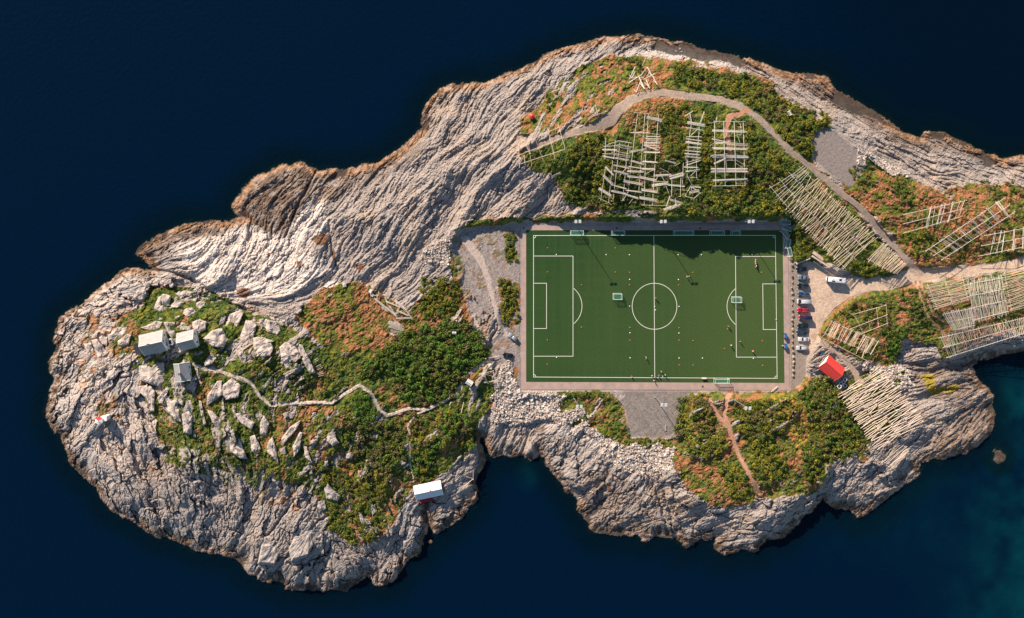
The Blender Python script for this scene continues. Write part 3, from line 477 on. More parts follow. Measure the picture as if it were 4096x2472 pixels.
ys_mask = ys.copy()
keep = Z > -3.2
k4 = keep[:-1, :-1] | keep[1:, :-1] | keep[:-1, 1:] | keep[1:, 1:]
k4[:, 0] = False
used = np.zeros(GX.shape, bool); used[:-1, :-1] |= k4; used[1:, :-1] |= k4; used[:-1, 1:] |= k4; used[1:, 1:] |= k4
idx = -np.ones(GX.shape, np.int64); idx[used] = np.arange(used.sum())
kx = (HC-Z)/(HC-ZG)/SC
VX = (GX-NX)*kx; VY = -(GY-NY)*kx
V = np.stack([VX[used], VY[used], Z[used]], 1)
F = np.stack([idx[1:, :-1][k4], idx[1:, 1:][k4], idx[:-1, 1:][k4], idx[:-1, :-1][k4]], 1)
M_TER = attr_mat("island ground", 0.92, 1.3, 0.22, 0.55, 0.22)
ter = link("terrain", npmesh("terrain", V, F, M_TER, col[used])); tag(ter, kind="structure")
print("terrain verts", len(V))
def zat(px, py): return float(bil(Z, px, py))
ZSM = box_blur(np.maximum(Z, 0).astype(np.float32), 4)
def zsm(px, py): return float(bil(ZSM, px, py))
def G(px, py, dz=0.0): return P(px, py, zat(px, py)+dz)

# ---------------------------------------------------------------- sea and sea bed
wx = np.arange(-700, 5000, 9.0); wy = np.arange(-500, 3300, 9.0); WX2, WY2 = np.meshgrid(wx, wy)
inside = (WX2 > gx1[0]) & (WX2 < gx1[-1]) & (WY2 > gy1[0]) & (WY2 < gy1[-1])
zb = np.where(inside, bil(Z, WX2, WY2), -7.0)
dep = np.clip(-zb, 0, 8)
q1 = fbm(WX2, WY2, 260, 4, 201); q2 = fbm(WX2, WY2, 60, 4, 203)
opa = 0.55+0.43*(1-np.exp(-dep/1.1))
opa = np.where(dep < .02, .5, opa)
def blob(x, y, rx, ry): return np.exp(-(((WX2-x)/rx)**2+((WY2-y)/ry)**2))
shal = blob(4120,1590,95,130)*.95+blob(4170,2120,230,300)*.6+blob(4050,2480,240,180)*.3+blob(2110,1905,34,45)*.34+blob(3700,2050,500,200)*.10
shal = np.clip(shal*(1+1.3*q2+.6*q1), 0, 1)
wc = np.empty(WX2.shape+(3,), np.float32); wc[:] = (0.0001, 0.0072, 0.0235)
wc = mixc(wc, (0.0001, 0.0042, 0.0115), sst(WX2+q1*300, 2300, 3900)*sst(WY2, 1300, 700)*.8)
wc = mixc(wc, (0.0005, 0.006, 0.011), np.clip(sst(dep, 7, 2)*.7, 0, 1))
wc = mixc(wc, (0.001, 0.045, 0.055), shal*.75)
kw = HC/(HC-ZG)/SC
ox = WX2.copy(); oy = WY2.copy(); ox[:, 0] -= 26000; ox[:, -1] += 26000; oy[0, :] -= 26000; oy[-1, :] += 26000
Vw = np.stack([(ox-NX)*kw, -(oy-NY)*kw, np.zeros_like(ox)], -1).reshape(-1, 3)
h, w = ox.shape; ids = np.arange(h*w).reshape(h, w)
Fw = np.stack([ids[1:, :-1], ids[1:, 1:], ids[:-1, 1:], ids[:-1, :-1]], -1).reshape(-1, 4)
mw = bpy.data.materials.new("sea water"); mw.use_nodes = True; t = mw.node_tree; b = t.nodes["Principled BSDF"]
b.inputs["Roughness"].default_value = 0.16; b.inputs["IOR"].default_value = 1.333; b.inputs["Specular IOR Level"].default_value = 0.2
at = t.nodes.new("ShaderNodeAttribute"); at.attribute_name = "Col"; t.links.new(at.outputs["Color"], b.inputs["Base Color"])
ao = t.nodes.new("ShaderNodeAttribute"); ao.attribute_name = "opacity"
tr = t.nodes.new("ShaderNodeBsdfTransparent"); tr.inputs[0].default_value = (0.35, 0.75, 0.8, 1)
mx = t.nodes.new("ShaderNodeMixShader"); t.links.new(ao.outputs["Fac"], mx.inputs[0]); t.links.new(tr.outputs[0], mx.inputs[1]); t.links.new(b.outputs[0], mx.inputs[2])
t.links.new(mx.outputs[0], t.nodes["Material Output"].inputs[0])
ge = t.nodes.new("ShaderNodeNewGeometry"); nn = t.nodes.new("ShaderNodeTexNoise"); nn.inputs["Scale"].default_value = 0.55; nn.inputs["Detail"].default_value = 6
t.links.new(ge.outputs["Position"], nn.inputs["Vector"]); bp = t.nodes.new("ShaderNodeBump"); bp.inputs["Strength"].default_value = 0.35; bp.inputs["Distance"].default_value = 0.5
t.links.new(nn.outputs[0], bp.inputs["Height"]); t.links.new(bp.outputs[0], b.inputs["Normal"])
sea = link("sea", npmesh("sea", Vw, Fw, mw, {"Col": wc.reshape(-1, 3), "opacity": opa.ravel()}, True)); tag(sea, kind="structure")
M_BED = mat("sea bed", (0.012, 0.03, 0.035), 0.9, noise=.5, nscale=.1)
bed = MB(); R = 2900; bed.add([(-R,-R,-3.1),(R,-R,-3.1),(R,R,-3.1),(-R,R,-3.1)], [(0,1,2,3)]); tag(bed.build("seabed", M_BED), kind="structure")
# ---------------------------------------------------------------- football ground
def W5(px, py, z=5.0): return P(px, py, z)
def sheet(name, quads, z, m, kind="structure", thick=None, bevel=None):
    mb = MB()
    for q in quads: mb.add([W5(x, y, z) for x, y in q], [tuple(range(len(q)))[::-1]])
    o = mb.build(name, m); tag(o, kind=kind); return o
OUT = [(2084.5,902),(3152,900),(3158,1560.5),(2085,1557.5)]
TURF = [(2104.5,921),(3130,921),(3138,1531.5),(2104.5,1527.5)]
LN = [(2134,942),(3101.5,941.5),(3108.5,1513.5),(2134,1508)]
m_pave = mat("pavement asphalt", (.40,.29,.25), .85, noise=.16, nscale=.5, bump=.2, col2=(.34,.25,.22))
def turf_mat():
    m = bpy.data.materials.new("artificial turf"); m.use_nodes = True; t = m.node_tree; b = t.nodes["Principled BSDF"]
    b.inputs["Roughness"].default_value = 0.75; b.inputs["Specular IOR Level"].default_value = 0.12
    g = t.nodes.new("ShaderNodeNewGeometry"); sp = t.nodes.new("ShaderNodeSeparateXYZ"); t.links.new(g.outputs["Position"], sp.inputs[0])
    def noise(vec, sc, det=4):
        n = t.nodes.new("ShaderNodeTexNoise"); n.inputs["Scale"].default_value = sc; n.inputs["Detail"].default_value = det; t.links.new(vec, n.inputs["Vector"]); return n.outputs[0]
    def comb(x, y):
        c = t.nodes.new("ShaderNodeCombineXYZ"); 
        for k, (o, f) in enumerate((x, y)):
            mm = t.nodes.new("ShaderNodeMath"); mm.operation = 'MULTIPLY'; mm.inputs[1].default_value = f; t.links.new(o, mm.inputs[0]); t.links.new(mm.outputs[0], c.inputs[k])
        return c.outputs[0]
    def mix(f, a, bb, lo, hi):
        mr = t.nodes.new("ShaderNodeMapRange"); mr.inputs[1].default_value = lo; mr.inputs[2].default_value = hi; t.links.new(f, mr.inputs[0])
        x = t.nodes.new("ShaderNodeMix"); x.data_type = 'RGBA'; t.links.new(mr.outputs[0], x.inputs[0])
        for s_, v in ((6, a), (7, bb)):
            if isinstance(v, tuple): x.inputs[s_].default_value = (*v, 1)
            else: t.links.new(v, x.inputs[s_])
        return x.outputs[2]
    X, Y = sp.outputs[0], sp.outputs[1]
    c = mix(noise(comb((X, .55), (Y, .02)), 1.0, 3), (.010,.040,.014), (.023,.064,.018), .35, .65)      # seams and brushing along the pitch
    c = mix(noise(comb((X, .03), (Y, .5)), 1.0, 3), c, (.026,.066,.018), .45, .8)
    c = mix(noise(comb((X, .012), (Y, .012)), 1.0, 2), c, (.036,.076,.020), .42, .68)
    c = mix(X, c, (.070,.106,.032), 20, 170)                                                                   # paler towards the car park end: the turf's sheen painted into its colour
    c = mix(noise(g.outputs["Position"], 2.6, 5), c, (.008,.032,.012), .52, .75)
    t.links.new(c, b.inputs["Base Color"])
    return m
M_TURF = turf_mat(); m_line = mat("line paint", (.75,.74,.66), .8); 
m_fill = mat("packed gravel base", (.2,.17,.15), .9, noise=.2, nscale=1)
sheet("pavement", [OUT], 4.98, m_pave)
pt = sheet("pitch_turf", [TURF], 5.0, M_TURF)
lines = []
LW = 0.95
def seg(x0, y0, x1, y1, w=LW):
    L = math.hypot(x1-x0, y1-y0); nx, ny = -(y1-y0)/L*w, (x1-x0)/L*w
    lines.append([(x0+nx, y0+ny), (x1+nx, y1+ny), (x1-nx, y1-ny), (x0-nx, y0-ny)])
def arc(cx, cy, rx, ry, a0, a1, n, w=LW):
    for i in range(n):
        a = math.radians(a0+(a1-a0)*i/n); b = math.radians(a0+(a1-a0)*(i+1)/n)
        lines.append([(cx+(rx+s)*math.cos(q), cy+(ry+s)*math.sin(q)) for q, s in ((a, -w), (b, -w), (b, w), (a, w))])
x0, y0 = LN[0]; seg(2134,943.2,2134,1506.8); seg(3101.5,942.8,3108.5,1512.2); seg(2132.8,942,3102.7,941.5); seg(2132.8,1508,3109.7,1513.5)
seg(2615.3,943.2,2619,1509.5); arc(2618,1225,89.5,92,0,360,72)
seg(2135.3,1024,2293.2,1024); seg(2292,1025.3,2292,1423.5); seg(2135.3,1424.8,2293.2,1424.8)
seg(2135.3,1133,2187.2,1133); seg(2186,1134.3,2186,1312.7); seg(2135.3,1314,2187.2,1314); arc(2236,1224,92,92,-50.5,50.5,24)
seg(2941,1025.7,3101.5,1025.7); seg(2942,1027,2945.5,1427.2); seg(2944.3,1428.5,3106,1428.5)
seg(3049.8,1135.4,3102.8,1135.4); seg(3051,1136.7,3053,1316.7); seg(3051.8,1318,3105,1318); arc(3000,1226,92,92,129,231,24)
arc(2134,942,10,10,3,87,5,1); arc(3101.5,941.5,10,10,93,177,5,1); arc(2134,1508,10,10,-87,-3,5,1); arc(3108.5,1513.5,10,10,183,267,5,1)
arc(2618,1225,1.2,1.2,0,360,8,1.2)
mk = sheet("pitch_markings", [], 5.01, m_line)
mb = MB()
for i, q in enumerate(lines):
    z = 5.012+0.00015*i; v = [W5(x, y, z) for x, y in q]; n = (v[1]-v[0]).cross(v[2]-v[0]).z
    mb.add(v if n > 0 else v[::-1], [(0, 1, 2, 3)])
old = mk.data; mk.data = mb.mesh("pitch_markings", m_line)
m_iron = mat("cast iron", (.07,.065,.06), .6, noise=.3)
for i, (px, py, lb) in enumerate([(2094.5,911,"round black drain cover in the pavement corner above the left goal line"),(2467,912,"round black drain cover in the pavement left of centre above the pitch"),(2801,914,"round black drain cover in the pavement right of centre above the pitch"),(2811,1546,"round black drain cover in the pavement below the bottom touchline")]):
    mb = MB(); mb.bar((0,0,-.02), (0,0,.03), .42, 14); mb.bar((0,0,.03), (0,0,.045), .33, 14); o = mb.build("drain_cover", m_iron); o.location = P(px, py, 4.98); tag(o, lb, "drain cover", "drain covers round the pitch")

# goals -----------------------------------------------------------------------
m_white = mat("white paint", (.72,.72,.70), .45, noise=.06); m_galv = mat("galvanised steel", (.5,.52,.53), .4, .7, noise=.1)
def net_mat():
    m = bpy.data.materials.new("green net"); m.use_nodes = True; t = m.node_tree; b = t.nodes["Principled BSDF"]
    b.inputs["Base Color"].default_value = (.05,.34,.24,1); b.inputs["Roughness"].default_value = .7
    tr = t.nodes.new("ShaderNodeBsdfTransparent"); mx = t.nodes.new("ShaderNodeMixShader"); g = t.nodes.new("ShaderNodeNewGeometry")
    ck = t.nodes.new("ShaderNodeTexBrick"); ck.inputs["Scale"].default_value = 7; ck.offset = 0; ck.inputs["Mortar Size"].default_value = .028; ck.inputs["Brick Width"].default_value = .9; ck.inputs["Row Height"].default_value = .9
    ck.inputs["Color1"].default_value = (0,0,0,1); ck.inputs["Color2"].default_value = (0,0,0,1); ck.inputs["Mortar"].default_value = (.35,.35,.35,1)
    tc = t.nodes.new("ShaderNodeTexCoord"); t.links.new(tc.outputs["Object"], ck.inputs["Vector"])
    ad = t.nodes.new("ShaderNodeMath"); ad.operation = 'ADD'; ad.inputs[1].default_value = .24; t.links.new(ck.outputs["Color"], ad.inputs[0])
    t.links.new(ad.outputs[0], mx.inputs[0]); t.links.new(tr.outputs[0], mx.inputs[1]); t.links.new(b.outputs[0], mx.inputs[2])
    t.links.new(mx.outputs[0], t.nodes["Material Output"].inputs[0]); return m
M_NET = net_mat()
def goal(cx, cy, wpx, dpx, deg, label, tilt=0.0, h=2.3, group="football goals with green nets"):
    """cx, cy: photo pixel of the middle of the footprint; deg: turn of the goal, 0 = opening towards the bottom"""
    W = wpx/SC; D = dpx/SC; z0 = 5.02 if (2084 < cx < 3155 and 902 < cy < 1557) else max(5.02, zsm(cx, cy)+.1)
    t = thing("football_goal", label, "goal", P(cx, cy, z0), math.radians(deg), group)
    r = .085
    o1 = []
    for s in (-1, 1): mb = MB(); mb.bar((s*W/2, -D/2, 0), (s*W/2, -D/2, h), r, 8); o1.append(mb.build("post", m_white, t))
    mb = MB(); mb.bar((-W/2-r, -D/2, h), (W/2+r, -D/2, h), r, 8); o1.append(mb.build("crossbar", m_white, t))
    mb = MB()
    for s in (-1, 1):
        mb.bar((s*W/2, -D/2, .05), (s*W/2, D/2, .05), .07, 6); mb.bar((s*W/2, -D/2, h), (s*W/2, D/2-.25, h-.06), .055, 6); mb.bar((s*W/2, D/2-.25, h-.06), (s*W/2, D/2, .05), .055, 6)
    mb.bar((-W/2, D/2, .05), (W/2, D/2, .05), .08, 6); mb.bar((-W/2, D/2-.25, h-.06), (W/2, D/2-.25, h-.06), .055, 6)
    o1.append(mb.build("back_frame", m_white, t))
    mb = MB(); a = W/2; e = D/2-.25
    mb.add([(-a,-D/2,h-.02),(a,-D/2,h-.02),(a,e,h-.1),(-a,e,h-.1)], [(0,1,2,3)]); mb.add([(-a,e,h-.1),(a,e,h-.1),(a,D/2,.08),(-a,D/2,.08)], [(0,1,2,3)])
    for s in (-1, 1): mb.add([(s*a,-D/2,.08),(s*a,-D/2,h-.02),(s*a,e,h-.1),(s*a,D/2,.08)], [(0,1,2,3)])
    o1.append(mb.build("net", M_NET, t))
    if tilt:
        M = Matrix.Rotation(tilt, 4, 'X')
        for o in o1: o.matrix_local = M
        t.location.z += abs(math.sin(tilt))*D/2
    return t
goal(2306.5,931,50,19,0,"sunlit goal with green net furthest left along the upper touchline")
goal(2470,931.5,52,19,0,"goal half in shade, second from left along the upper touchline")
goal(2731,931,77,19,0,"full-width goal, widest of those in shade along the upper touchline",h=2.44)
goal(2865,931,54,19,0,"shaded goal left of the narrow one along the upper touchline")
goal(2939.5,931.5,34,19,0,"narrow shaded goal furthest right along the upper touchline",h=2.0)
goal(2468.5,1185,33,23,0,"small goal alone on open turf left of the centre circle",h=2.0)
goal(2943.5,1198,35,22,0,"small goal astride the penalty arc at the car park end",h=2.0)
goal(2883,1523,55,19,180,"goal standing behind the bottom touchline right of halfway")
goal(3138,889,34,17,-4,"topmost of the goals heaped at the upper right pitch corner",h=1.9,group="goals heaped at the pitch corner")
goal(3143,912,36,17,-22,"second goal down in the heap at the upper right pitch corner",h=1.9,group="goals heaped at the pitch corner")
goal(3136,934,37,18,-48,"goal turned diagonally in the heap by the upper right corner",h=1.9,group="goals heaped at the pitch corner")
goal(3152,976,37,15,-98,"goal leaning on its side against the row of stones",tilt=1.2,h=1.8,group="goals heaped at the pitch corner")
goal(3154,1008,36,16,-78,"lowest of the heaped goals, just above the first stone",h=1.9,group="goals heaped at the pitch corner")

# training cones --------------------------------------------------------------
m_cw = mat("white plastic", (.8,.8,.76), .5, noise=.05); m_co = mat("orange plastic", (.85,.22,.03), .5, noise=.05)
def cone_mesh(m, r):
    mb = MB(); ring = lambda rr, z: [(rr*math.cos(2*math.pi*k/10), rr*math.sin(2*math.pi*k/10), z) for k in range(10)]
    mb.loft([ring(r, 0), ring(r*.95, .04), ring(r*.5, .22), ring(r*.28, .26)]); return mb.mesh("training_cone", m)
cw, co = cone_mesh(m_cw, .24), cone_mesh(m_co, .2)
WC = [(2225.7,1018),(2425,1019),(2518,1019),(2519,1118),(2519,1225),(2713,1019),(2806,1019),(3008,1019),(2714,1119),(2716,1226),(2520,1331.5),(2716,1332.5),(2520.5,1431.5),(2716.5,1432.5),(2810,1432.5),(3013.5,1434),(2226.5,1430),(2622,1240)]
OC = [(2190,991.6),(2461.5,992),(2190,1088),(2461.5,1088.5),(2518,1089.6),(2518,1139),(2326,1139),(2771,1089.6),(3046,1089.6),(2715,1140),(2519.5,1310),(2716.5,1311),(2520,1361),(2716.5,1361),(2772.5,1362.5),(3049,1363.5),(2716.5,1460),(2773,1460),(3050.5,1461.5),(2897.5,1394),(2910,1316),(2190,1360),(2189,1456.7),(2326,1309)]
for L_, me, cn in ((WC, cw, "white"), (OC, co, "orange")):
    for px, py in L_:
        o = link("training_cone", me); o.location = P(px, py, 5.02)
        tag(o, f"small {cn} training cone standing on the football turf", "cone", f"{cn} training cones on the pitch")

# floodlights -----------------------------------------------------------------
m_lampg = mat("lamp glass", (.78,.80,.82), .2)
def floodlight(px, py, deg, label, h=15.5, z0=None):
    z0 = zat(px, py) if z0 is None else z0
    t = thing("floodlight_mast", label, "floodlight", P(px, py, z0), 0, "floodlight masts along both touchlines")
    mb = MB(); mb.bar((0,0,-.3), (0,0,h), .17, 10, r2=.09); mb.build("mast", m_galv, t)
    mb = MB(); mb.box((0,0,.12), (.7,.7,.3)); mb.build("base_plate", m_galv, t)
    a = math.radians(deg); ux = Vector((math.cos(a), math.sin(a), 0)); c = Vector((0,0,h))
    mb = MB(); mb.bar(c-ux*1.35, c+ux*1.35, .07, 6); mb.build("crossarm", m_galv, t)
    for s in (-1, 1):
        R = Matrix.Rotation(a, 3, 'Z') @ Matrix.Rotation(.22, 3, 'X'); mb = MB(); mb.box((0,0,0), (1.0,1.25,.22), M=R)
        mb.box((0,0,-.13), (.86,1.1,.06), M=R, mi=1)
        o = mb.build("lamp", [m_white, m_lampg], t); o.location = c+ux*s*.8+Vector((0,0,.05))
    return t
for px, py, lb in [(2292,889,"floodlight mast at the left end of the shaded upper bank"),(2617,889,"floodlight mast on the upper bank level with the halfway line"),(2952,889,"floodlight mast at the right end of the shaded upper bank")]: floodlight(px, py, 2, lb)
for px, py, lb in [(2297,1594,"floodlight mast among weeds below the left half of the pitch"),(2619.5,1588,"floodlight mast standing on the grey gravel yard"),(2939,1600,"floodlight mast beside the dirt track below the pitch")]: floodlight(px, py, 0, lb)

# cars ------------------------------------------------------------------------
m_tyre = mat("tyre rubber", (.02,.02,.02), .8); m_glass = mat("car glass", (.012,.018,.025), .08, spec=.6); m_hl = mat("headlight glass", (.75,.75,.72), .15); m_tail = mat("tail light", (.4,.02,.02), .25)
m_rim = mat("alloy rim", (.4,.4,.42), .3, .8)
def rr(x, w, z0, z1, c=.18, n=3):          # rounded cross-section at station x
    pts = []; hw = w/2
    for (cx, cz, a0) in ((hw-c, z1-c, 0), (-hw+c, z1-c, 90), (-hw+c, z0+c*.5, 180), (hw-c, z0+c*.5, 270)):
        for k in range(n+1):
            a = math.radians(a0+90*k/n); cc = c if cz == z1-c else c*.5
            pts.append((x, cx+cc*math.cos(a), cz+cc*math.sin(a)))
    return pts
def car(px, py, L, Wd, deg, colr, label, style="wagon", roofc=None, z=None, bed=False, group="cars parked in a row facing the pitch"):
    z = zat(px, py) if z is None else z
    t = thing("parked_car", label, "car", P(px, py, z), math.radians(deg), group)
    paint = mat("car paint", colr, .28, .25, spec=.5, noise=.04); h = L/2
    hood = .92; mb = MB()
    st = [(-h, .72, .42, .62), (-h+.12, .92, .34, .78), (-h+.7, .99, .30, hood-.04), (-h+1.25, 1, .28, hood+.03), (0, 1, .28, hood+.06), (h-.9, 1, .28, hood+.07), (h-.25, .97, .30, hood+.04), (h, .86, .4, .72)]
    mb.loft([rr(x, Wd*f, a, b) for x, f, a, b in st]); mb.build("body", paint, t, True)
    rz = 1.48 if style != "suv" else 1.72
    if style == "van": rz = 2.3
    if style == "sedan": cab = [(-h+1.3, hood), (-h+2.05, rz), (h-1.45, rz-.03), (h-.65, hood+.03)]
    elif style == "hatch": cab = [(-h+1.1, hood), (-h+1.85, rz), (h-.75, rz-.06), (h-.25, hood+.05)]
    elif style == "van": cab = [(-h+.45, hood), (-h+1.15, rz), (h-.15, rz), (h-.04, hood)]
    elif style == "pickup": cab = [(-h+1.3, hood), (-h+1.95, rz+.2), (-h+3.2, rz+.2), (-h+3.45, hood+.05)]
    else: cab = [(-h+1.2, hood), (-h+1.95, rz), (h-.45, rz-.04), (h-.12, hood+.05)]
    mb = MB(); w0, w1 = Wd*.93, Wd*.78
    (xa, za), (xb, zb_), (xc, zc_), (xd, zd) = cab
    mb.add([(xa,-w0/2,za-.1),(xb,-w1/2,zb_),(xc,-w1/2,zc_),(xd,-w0/2,zd-.1),(xa,w0/2,za-.1),(xb,w1/2,zb_),(xc,w1/2,zc_),(xd,w0/2,zd-.1)],
           [(0,1,2,3),(7,6,5,4),(0,4,5,1),(1,5,6,2),(2,6,7,3)])
    mb.build("windows", m_glass, t)
    rp = paint if roofc is None else mat("car roof", roofc, .3, .2)
    mb = MB(); mb.loft([rr(x, ww, z0_, z0_+.09, .04, 2) for x, ww, z0_ in ((xb-.05, w1*.94, zb_-.03), ((xb+xc)/2, w1*1.02, zb_+.01), (xc+.12, w1*.95, zc_-.03))]); mb.build("roof", rp, t, True)
    for s in (-1, 1):
        mb = MB()
        for x, zz in ((xb-.35, zb_-.32), (xc+.15, zc_-.15)): mb.bar((x if x < xb else xc+.1, s*w1*.5, zz if x < xb else zc_), (xb if x < xb else xd-.1, s*(w1*.5 if x < xb else w0*.47), zb_ if x < xb else zd), .045, 5)
        if style in ("wagon", "suv"): mb.bar((xb+.2, s*w1*.43, zb_+.14), (xc-.1, s*w1*.43, zc_+.14), .03, 5)
        mb.bar((xb, s*w1*.46, zb_+.04), (xc+.1, s*w1*.46, zc_+.04), .05, 5); mb.build("roof_trim", m_galv if style in ("wagon", "suv") else paint, t)
    for sx in (-1, 1):
        for sy in (-1, 1):
            mb = MB(); mb.bar((0,-.11,0), (0,.11,0), .33, 14); w = mb.build("wheel", m_tyre, t); w.location = (sx*(h-.85), sy*(Wd/2-.1), .33)
            mb = MB(); mb.bar((0,sy*.08,0), (0,sy*.125,0), .2, 10); mb.build("rim", m_rim, w)
    for s in (-1, 1):
        mb = MB(); mb.box((0,0,0), (.22,.34,.14), rz=-s*.35, taper=.8); o = mb.build("headlight", m_hl, t); o.location = (-h+.17, s*Wd*.34, .74)
        mb = MB(); mb.box((0,0,0), (.1,.26,.2)); o = mb.build("tail_light", m_tail, t); o.location = (h-.1, s*Wd*.37, .82)
        mb = MB(); mb.box((0,0,0), (.18,.2,.14), taper=.8); o = mb.build("wing_mirror", paint, t); o.location = (xa+.45, s*(Wd/2+.06), hood+.08)
    if style == "pickup":
        mb = MB(); mb.box(((xd+h)/2-.1, 0, 1.04), (h-xd-.35, Wd*.8, .06)); mb.build("cargo_cover", mat("cargo cover", (.03,.035,.05), .6), t)
    return t
CARS = [(3203,1076,4.3,1.85,-1,(.008,.012,.022),"black hatchback at the top of the row beside the short log pile","hatch",None),
(3210,1110,4.6,1.8,-2,(.16,.22,.30),"silver blue saloon, second from the top of the car row","sedan",None),
(3210,1141,4.7,1.85,-1,(.006,.016,.020),"black estate car parked third from the top of the row","wagon",None),
(3211,1175,4.7,1.8,-1,(.02,.075,.19),"mid blue estate car above the white van","wagon",None),
(3211,1205,5.3,2.0,0,(.62,.62,.64),"long white minibus with ridged roof above the red car","van",None),
(3209,1239,4.8,1.8,1,(.52,.01,.025),"bright red estate car just below the white minibus","wagon",None),
(3216,1269,5.1,1.9,-1,(.60,.012,.03),"red car with a navy blue roof, longest in its half of the row","van",(.012,.028,.08)),
(3208,1302,4.5,1.85,0,(.006,.022,.028),"dark teal black hatchback below the red and navy car","hatch",None),
(3206,1327.5,4.8,1.85,2,(.022,.045,.08),"dark slate blue pickup with covered bed","pickup",None),
(3212,1356,4.7,1.8,1,(.66,.66,.68),"white saloon, second from the bottom of the row","sedan",None),
(3205,1390,4.8,1.85,2,(.58,.60,.64),"silver white estate car at the bottom of the row","wagon",None)]
for c in CARS: car(c[0], c[1], c[2], c[3], c[4], c[5], c[6], c[7], c[8])
car(2051,1348,4.5,1.8,-37,(.28,.33,.38),"silver estate car parked aslant on gravel left of the pitch","wagon",None,group="cars left of the pitch")
car(2031,1419.5,4.3,1.8,-8,(.008,.014,.02),"black saloon on the gravel below the silver car","sedan",None,group="cars left of the pitch")

# motorhome
z = zat(3340, 1121); t = thing("motorhome", "white motorhome with roof hatches parked alone on the gravel lot", "motorhome", P(3338,1119,z), math.radians(-6))
mp = mat("motorhome shell", (.66,.67,.72), .35, noise=.04)
mb = MB(); mb.loft([rr(x, w_, a, b, .28, 3) for x, w_, a, b in ((-3.5,1.9,.9,2.1),(-3.38,2.15,.5,2.75),(-3.0,2.28,.42,2.95),(0,2.3,.42,3.0),(3.2,2.3,.42,2.98),(3.42,2.2,.5,2.85),(3.5,2.0,.7,2.5))]); mb.build("body", mp, t, True)
mb = MB(); mb.loft([rr(x, w_, a, b, .2, 3) for x, w_, a, b in ((-4.0,1.5,.6,.95),(-3.75,1.85,.45,1.15),(-3.3,1.95,.42,1.35))]); mb.build("bonnet", mp, t, True)
mb = MB(); mb.add([(-3.78,-.85,1.2),(-3.78,.85,1.2),(-3.42,.8,1.95),(-3.42,-.8,1.95)], [(0,1,2,3)]); mb.build("windscreen", m_glass, t)
for x, y, sx, sy, dk in ((-1.9,.35,.5,.55,0),(-.6,.25,1.0,.6,0),(-.2,-.35,1.3,.5,0),(1.1,.2,1.0,.85,1),(-1.7,-.55,1.4,.45,1),(2.6,-.4,.5,.5,0)):
    mb = MB(); mb.box((x,y,3.03), (sx,sy,.12), taper=.9); mb.build("solar_panel" if dk else "roof_hatch", m_glass if dk else m_white, t)
for s in (-1, 1):
    for x in (-2.6, 2.1): mb = MB(); mb.bar((0,-.13,0), (0,.13,0), .36, 14); w = mb.build("wheel", m_tyre, t); w.location = (x, s*1.0, .36)
    mb = MB(); mb.box((0,0,0), (.12,.3,.2)); o = mb.build("headlight", m_hl, t); o.location = (-3.92, s*.6, .85)
    mb = MB(); mb.box((0,0,0), (1.3,.04,.6)); o = mb.build("side_window", m_glass, t); o.location = (.6, s*1.155, 2.0)

# people ----------------------------------------------------------------------
def skin_mesh(name, joints, edges, radii, sub=1):
    me = bpy.data.meshes.new("tmp"); me.from_pydata(joints, edges, []); ob = bpy.data.objects.new("tmp", me); C.objects.link(ob)
    ob.modifiers.new("s", 'SKIN'); 
    if not me.skin_vertices: me.attributes  # layer is created with the modifier
    sv_ = me.skin_vertices[0].data if me.skin_vertices else None
    if sv_ is None: return None
    for i, r in enumerate(radii): sv_[i].radius = (r, r) if not isinstance(r, tuple) else r
    sv_[0].use_root = True
    md = ob.modifiers.new("u", 'SUBSURF'); md.levels = sub; md.render_levels = sub
    dg = bpy.context.evaluated_depsgraph_get(); r = bpy.data.meshes.new_from_object(ob.evaluated_get(dg)); r.name = name
    bpy.data.objects.remove(ob); 
    r.polygons.foreach_set("use_smooth", [True]*len(r.polygons)); return r
def pose(kind):
    P0 = {"pelvis":(0,0,.95),"spine":(0,0,1.15),"chest":(0,0,1.38),"neck":(0,.01,1.52),"head":(0,.02,1.66)}
    for s, k in ((-1,"l"),(1,"r")):
        P0["sh"+k] = (s*.19,0,1.44); P0["el"+k] = (s*.27,.02,1.15); P0["wr"+k] = (s*.30,.1,.90); P0["ha"+k] = (s*.30,.13,.80)
        P0["hip"+k] = (s*.10,0,.90); P0["kn"+k] = (s*.12,.02,.48); P0["an"+k] = (s*.13,-.02,.08); P0["to"+k] = (s*.14,.17,.04)
    if kind == "walk":
        P0["knl"] = (-.11,.22,.52); P0["anl"] = (-.12,.20,.09); P0["tol"] = (-.12,.38,.05); P0["knr"] = (.11,-.05,.50); P0["anr"] = (.12,-.34,.16); P0["tor"] = (.13,-.22,.04)
        P0["ell"] = (-.28,-.16,1.18); P0["wrl"] = (-.27,-.12,.94); P0["hal"] = (-.27,-.08,.85); P0["elr"] = (.28,.10,1.17); P0["wrr"] = (.25,.32,1.08); P0["har"] = (.24,.40,1.06)
    if kind == "reach":
        for s, k in ((-1,"l"),(1,"r")):
            P0["el"+k] = (s*.42,.12,1.34); P0["wr"+k] = (s*.60,.30,1.28); P0["ha"+k] = (s*.66,.38,1.28)
        P0["knl"] = (-.2,.15,.5); P0["anl"] = (-.27,.15,.08); P0["tol"] = (-.29,.33,.04)
    if kind == "sit":
        for k in list(P0): x, y, z_ = P0[k]; P0[k] = (x, y, z_-.50) if k[:2] not in ("kn","an","to") else (x, y, z_)
        for s, k in ((-1,"l"),(1,"r")): P0["kn"+k] = (s*.14,.42,.50); P0["an"+k] = (s*.14,.45,.09); P0["to"+k] = (s*.15,.63,.04); P0["wr"+k] = (s*.2,.25,.55); P0["ha"+k] = (s*.17,.34,.53); P0["el"+k] = (s*.28,.05,.66)
    return P0
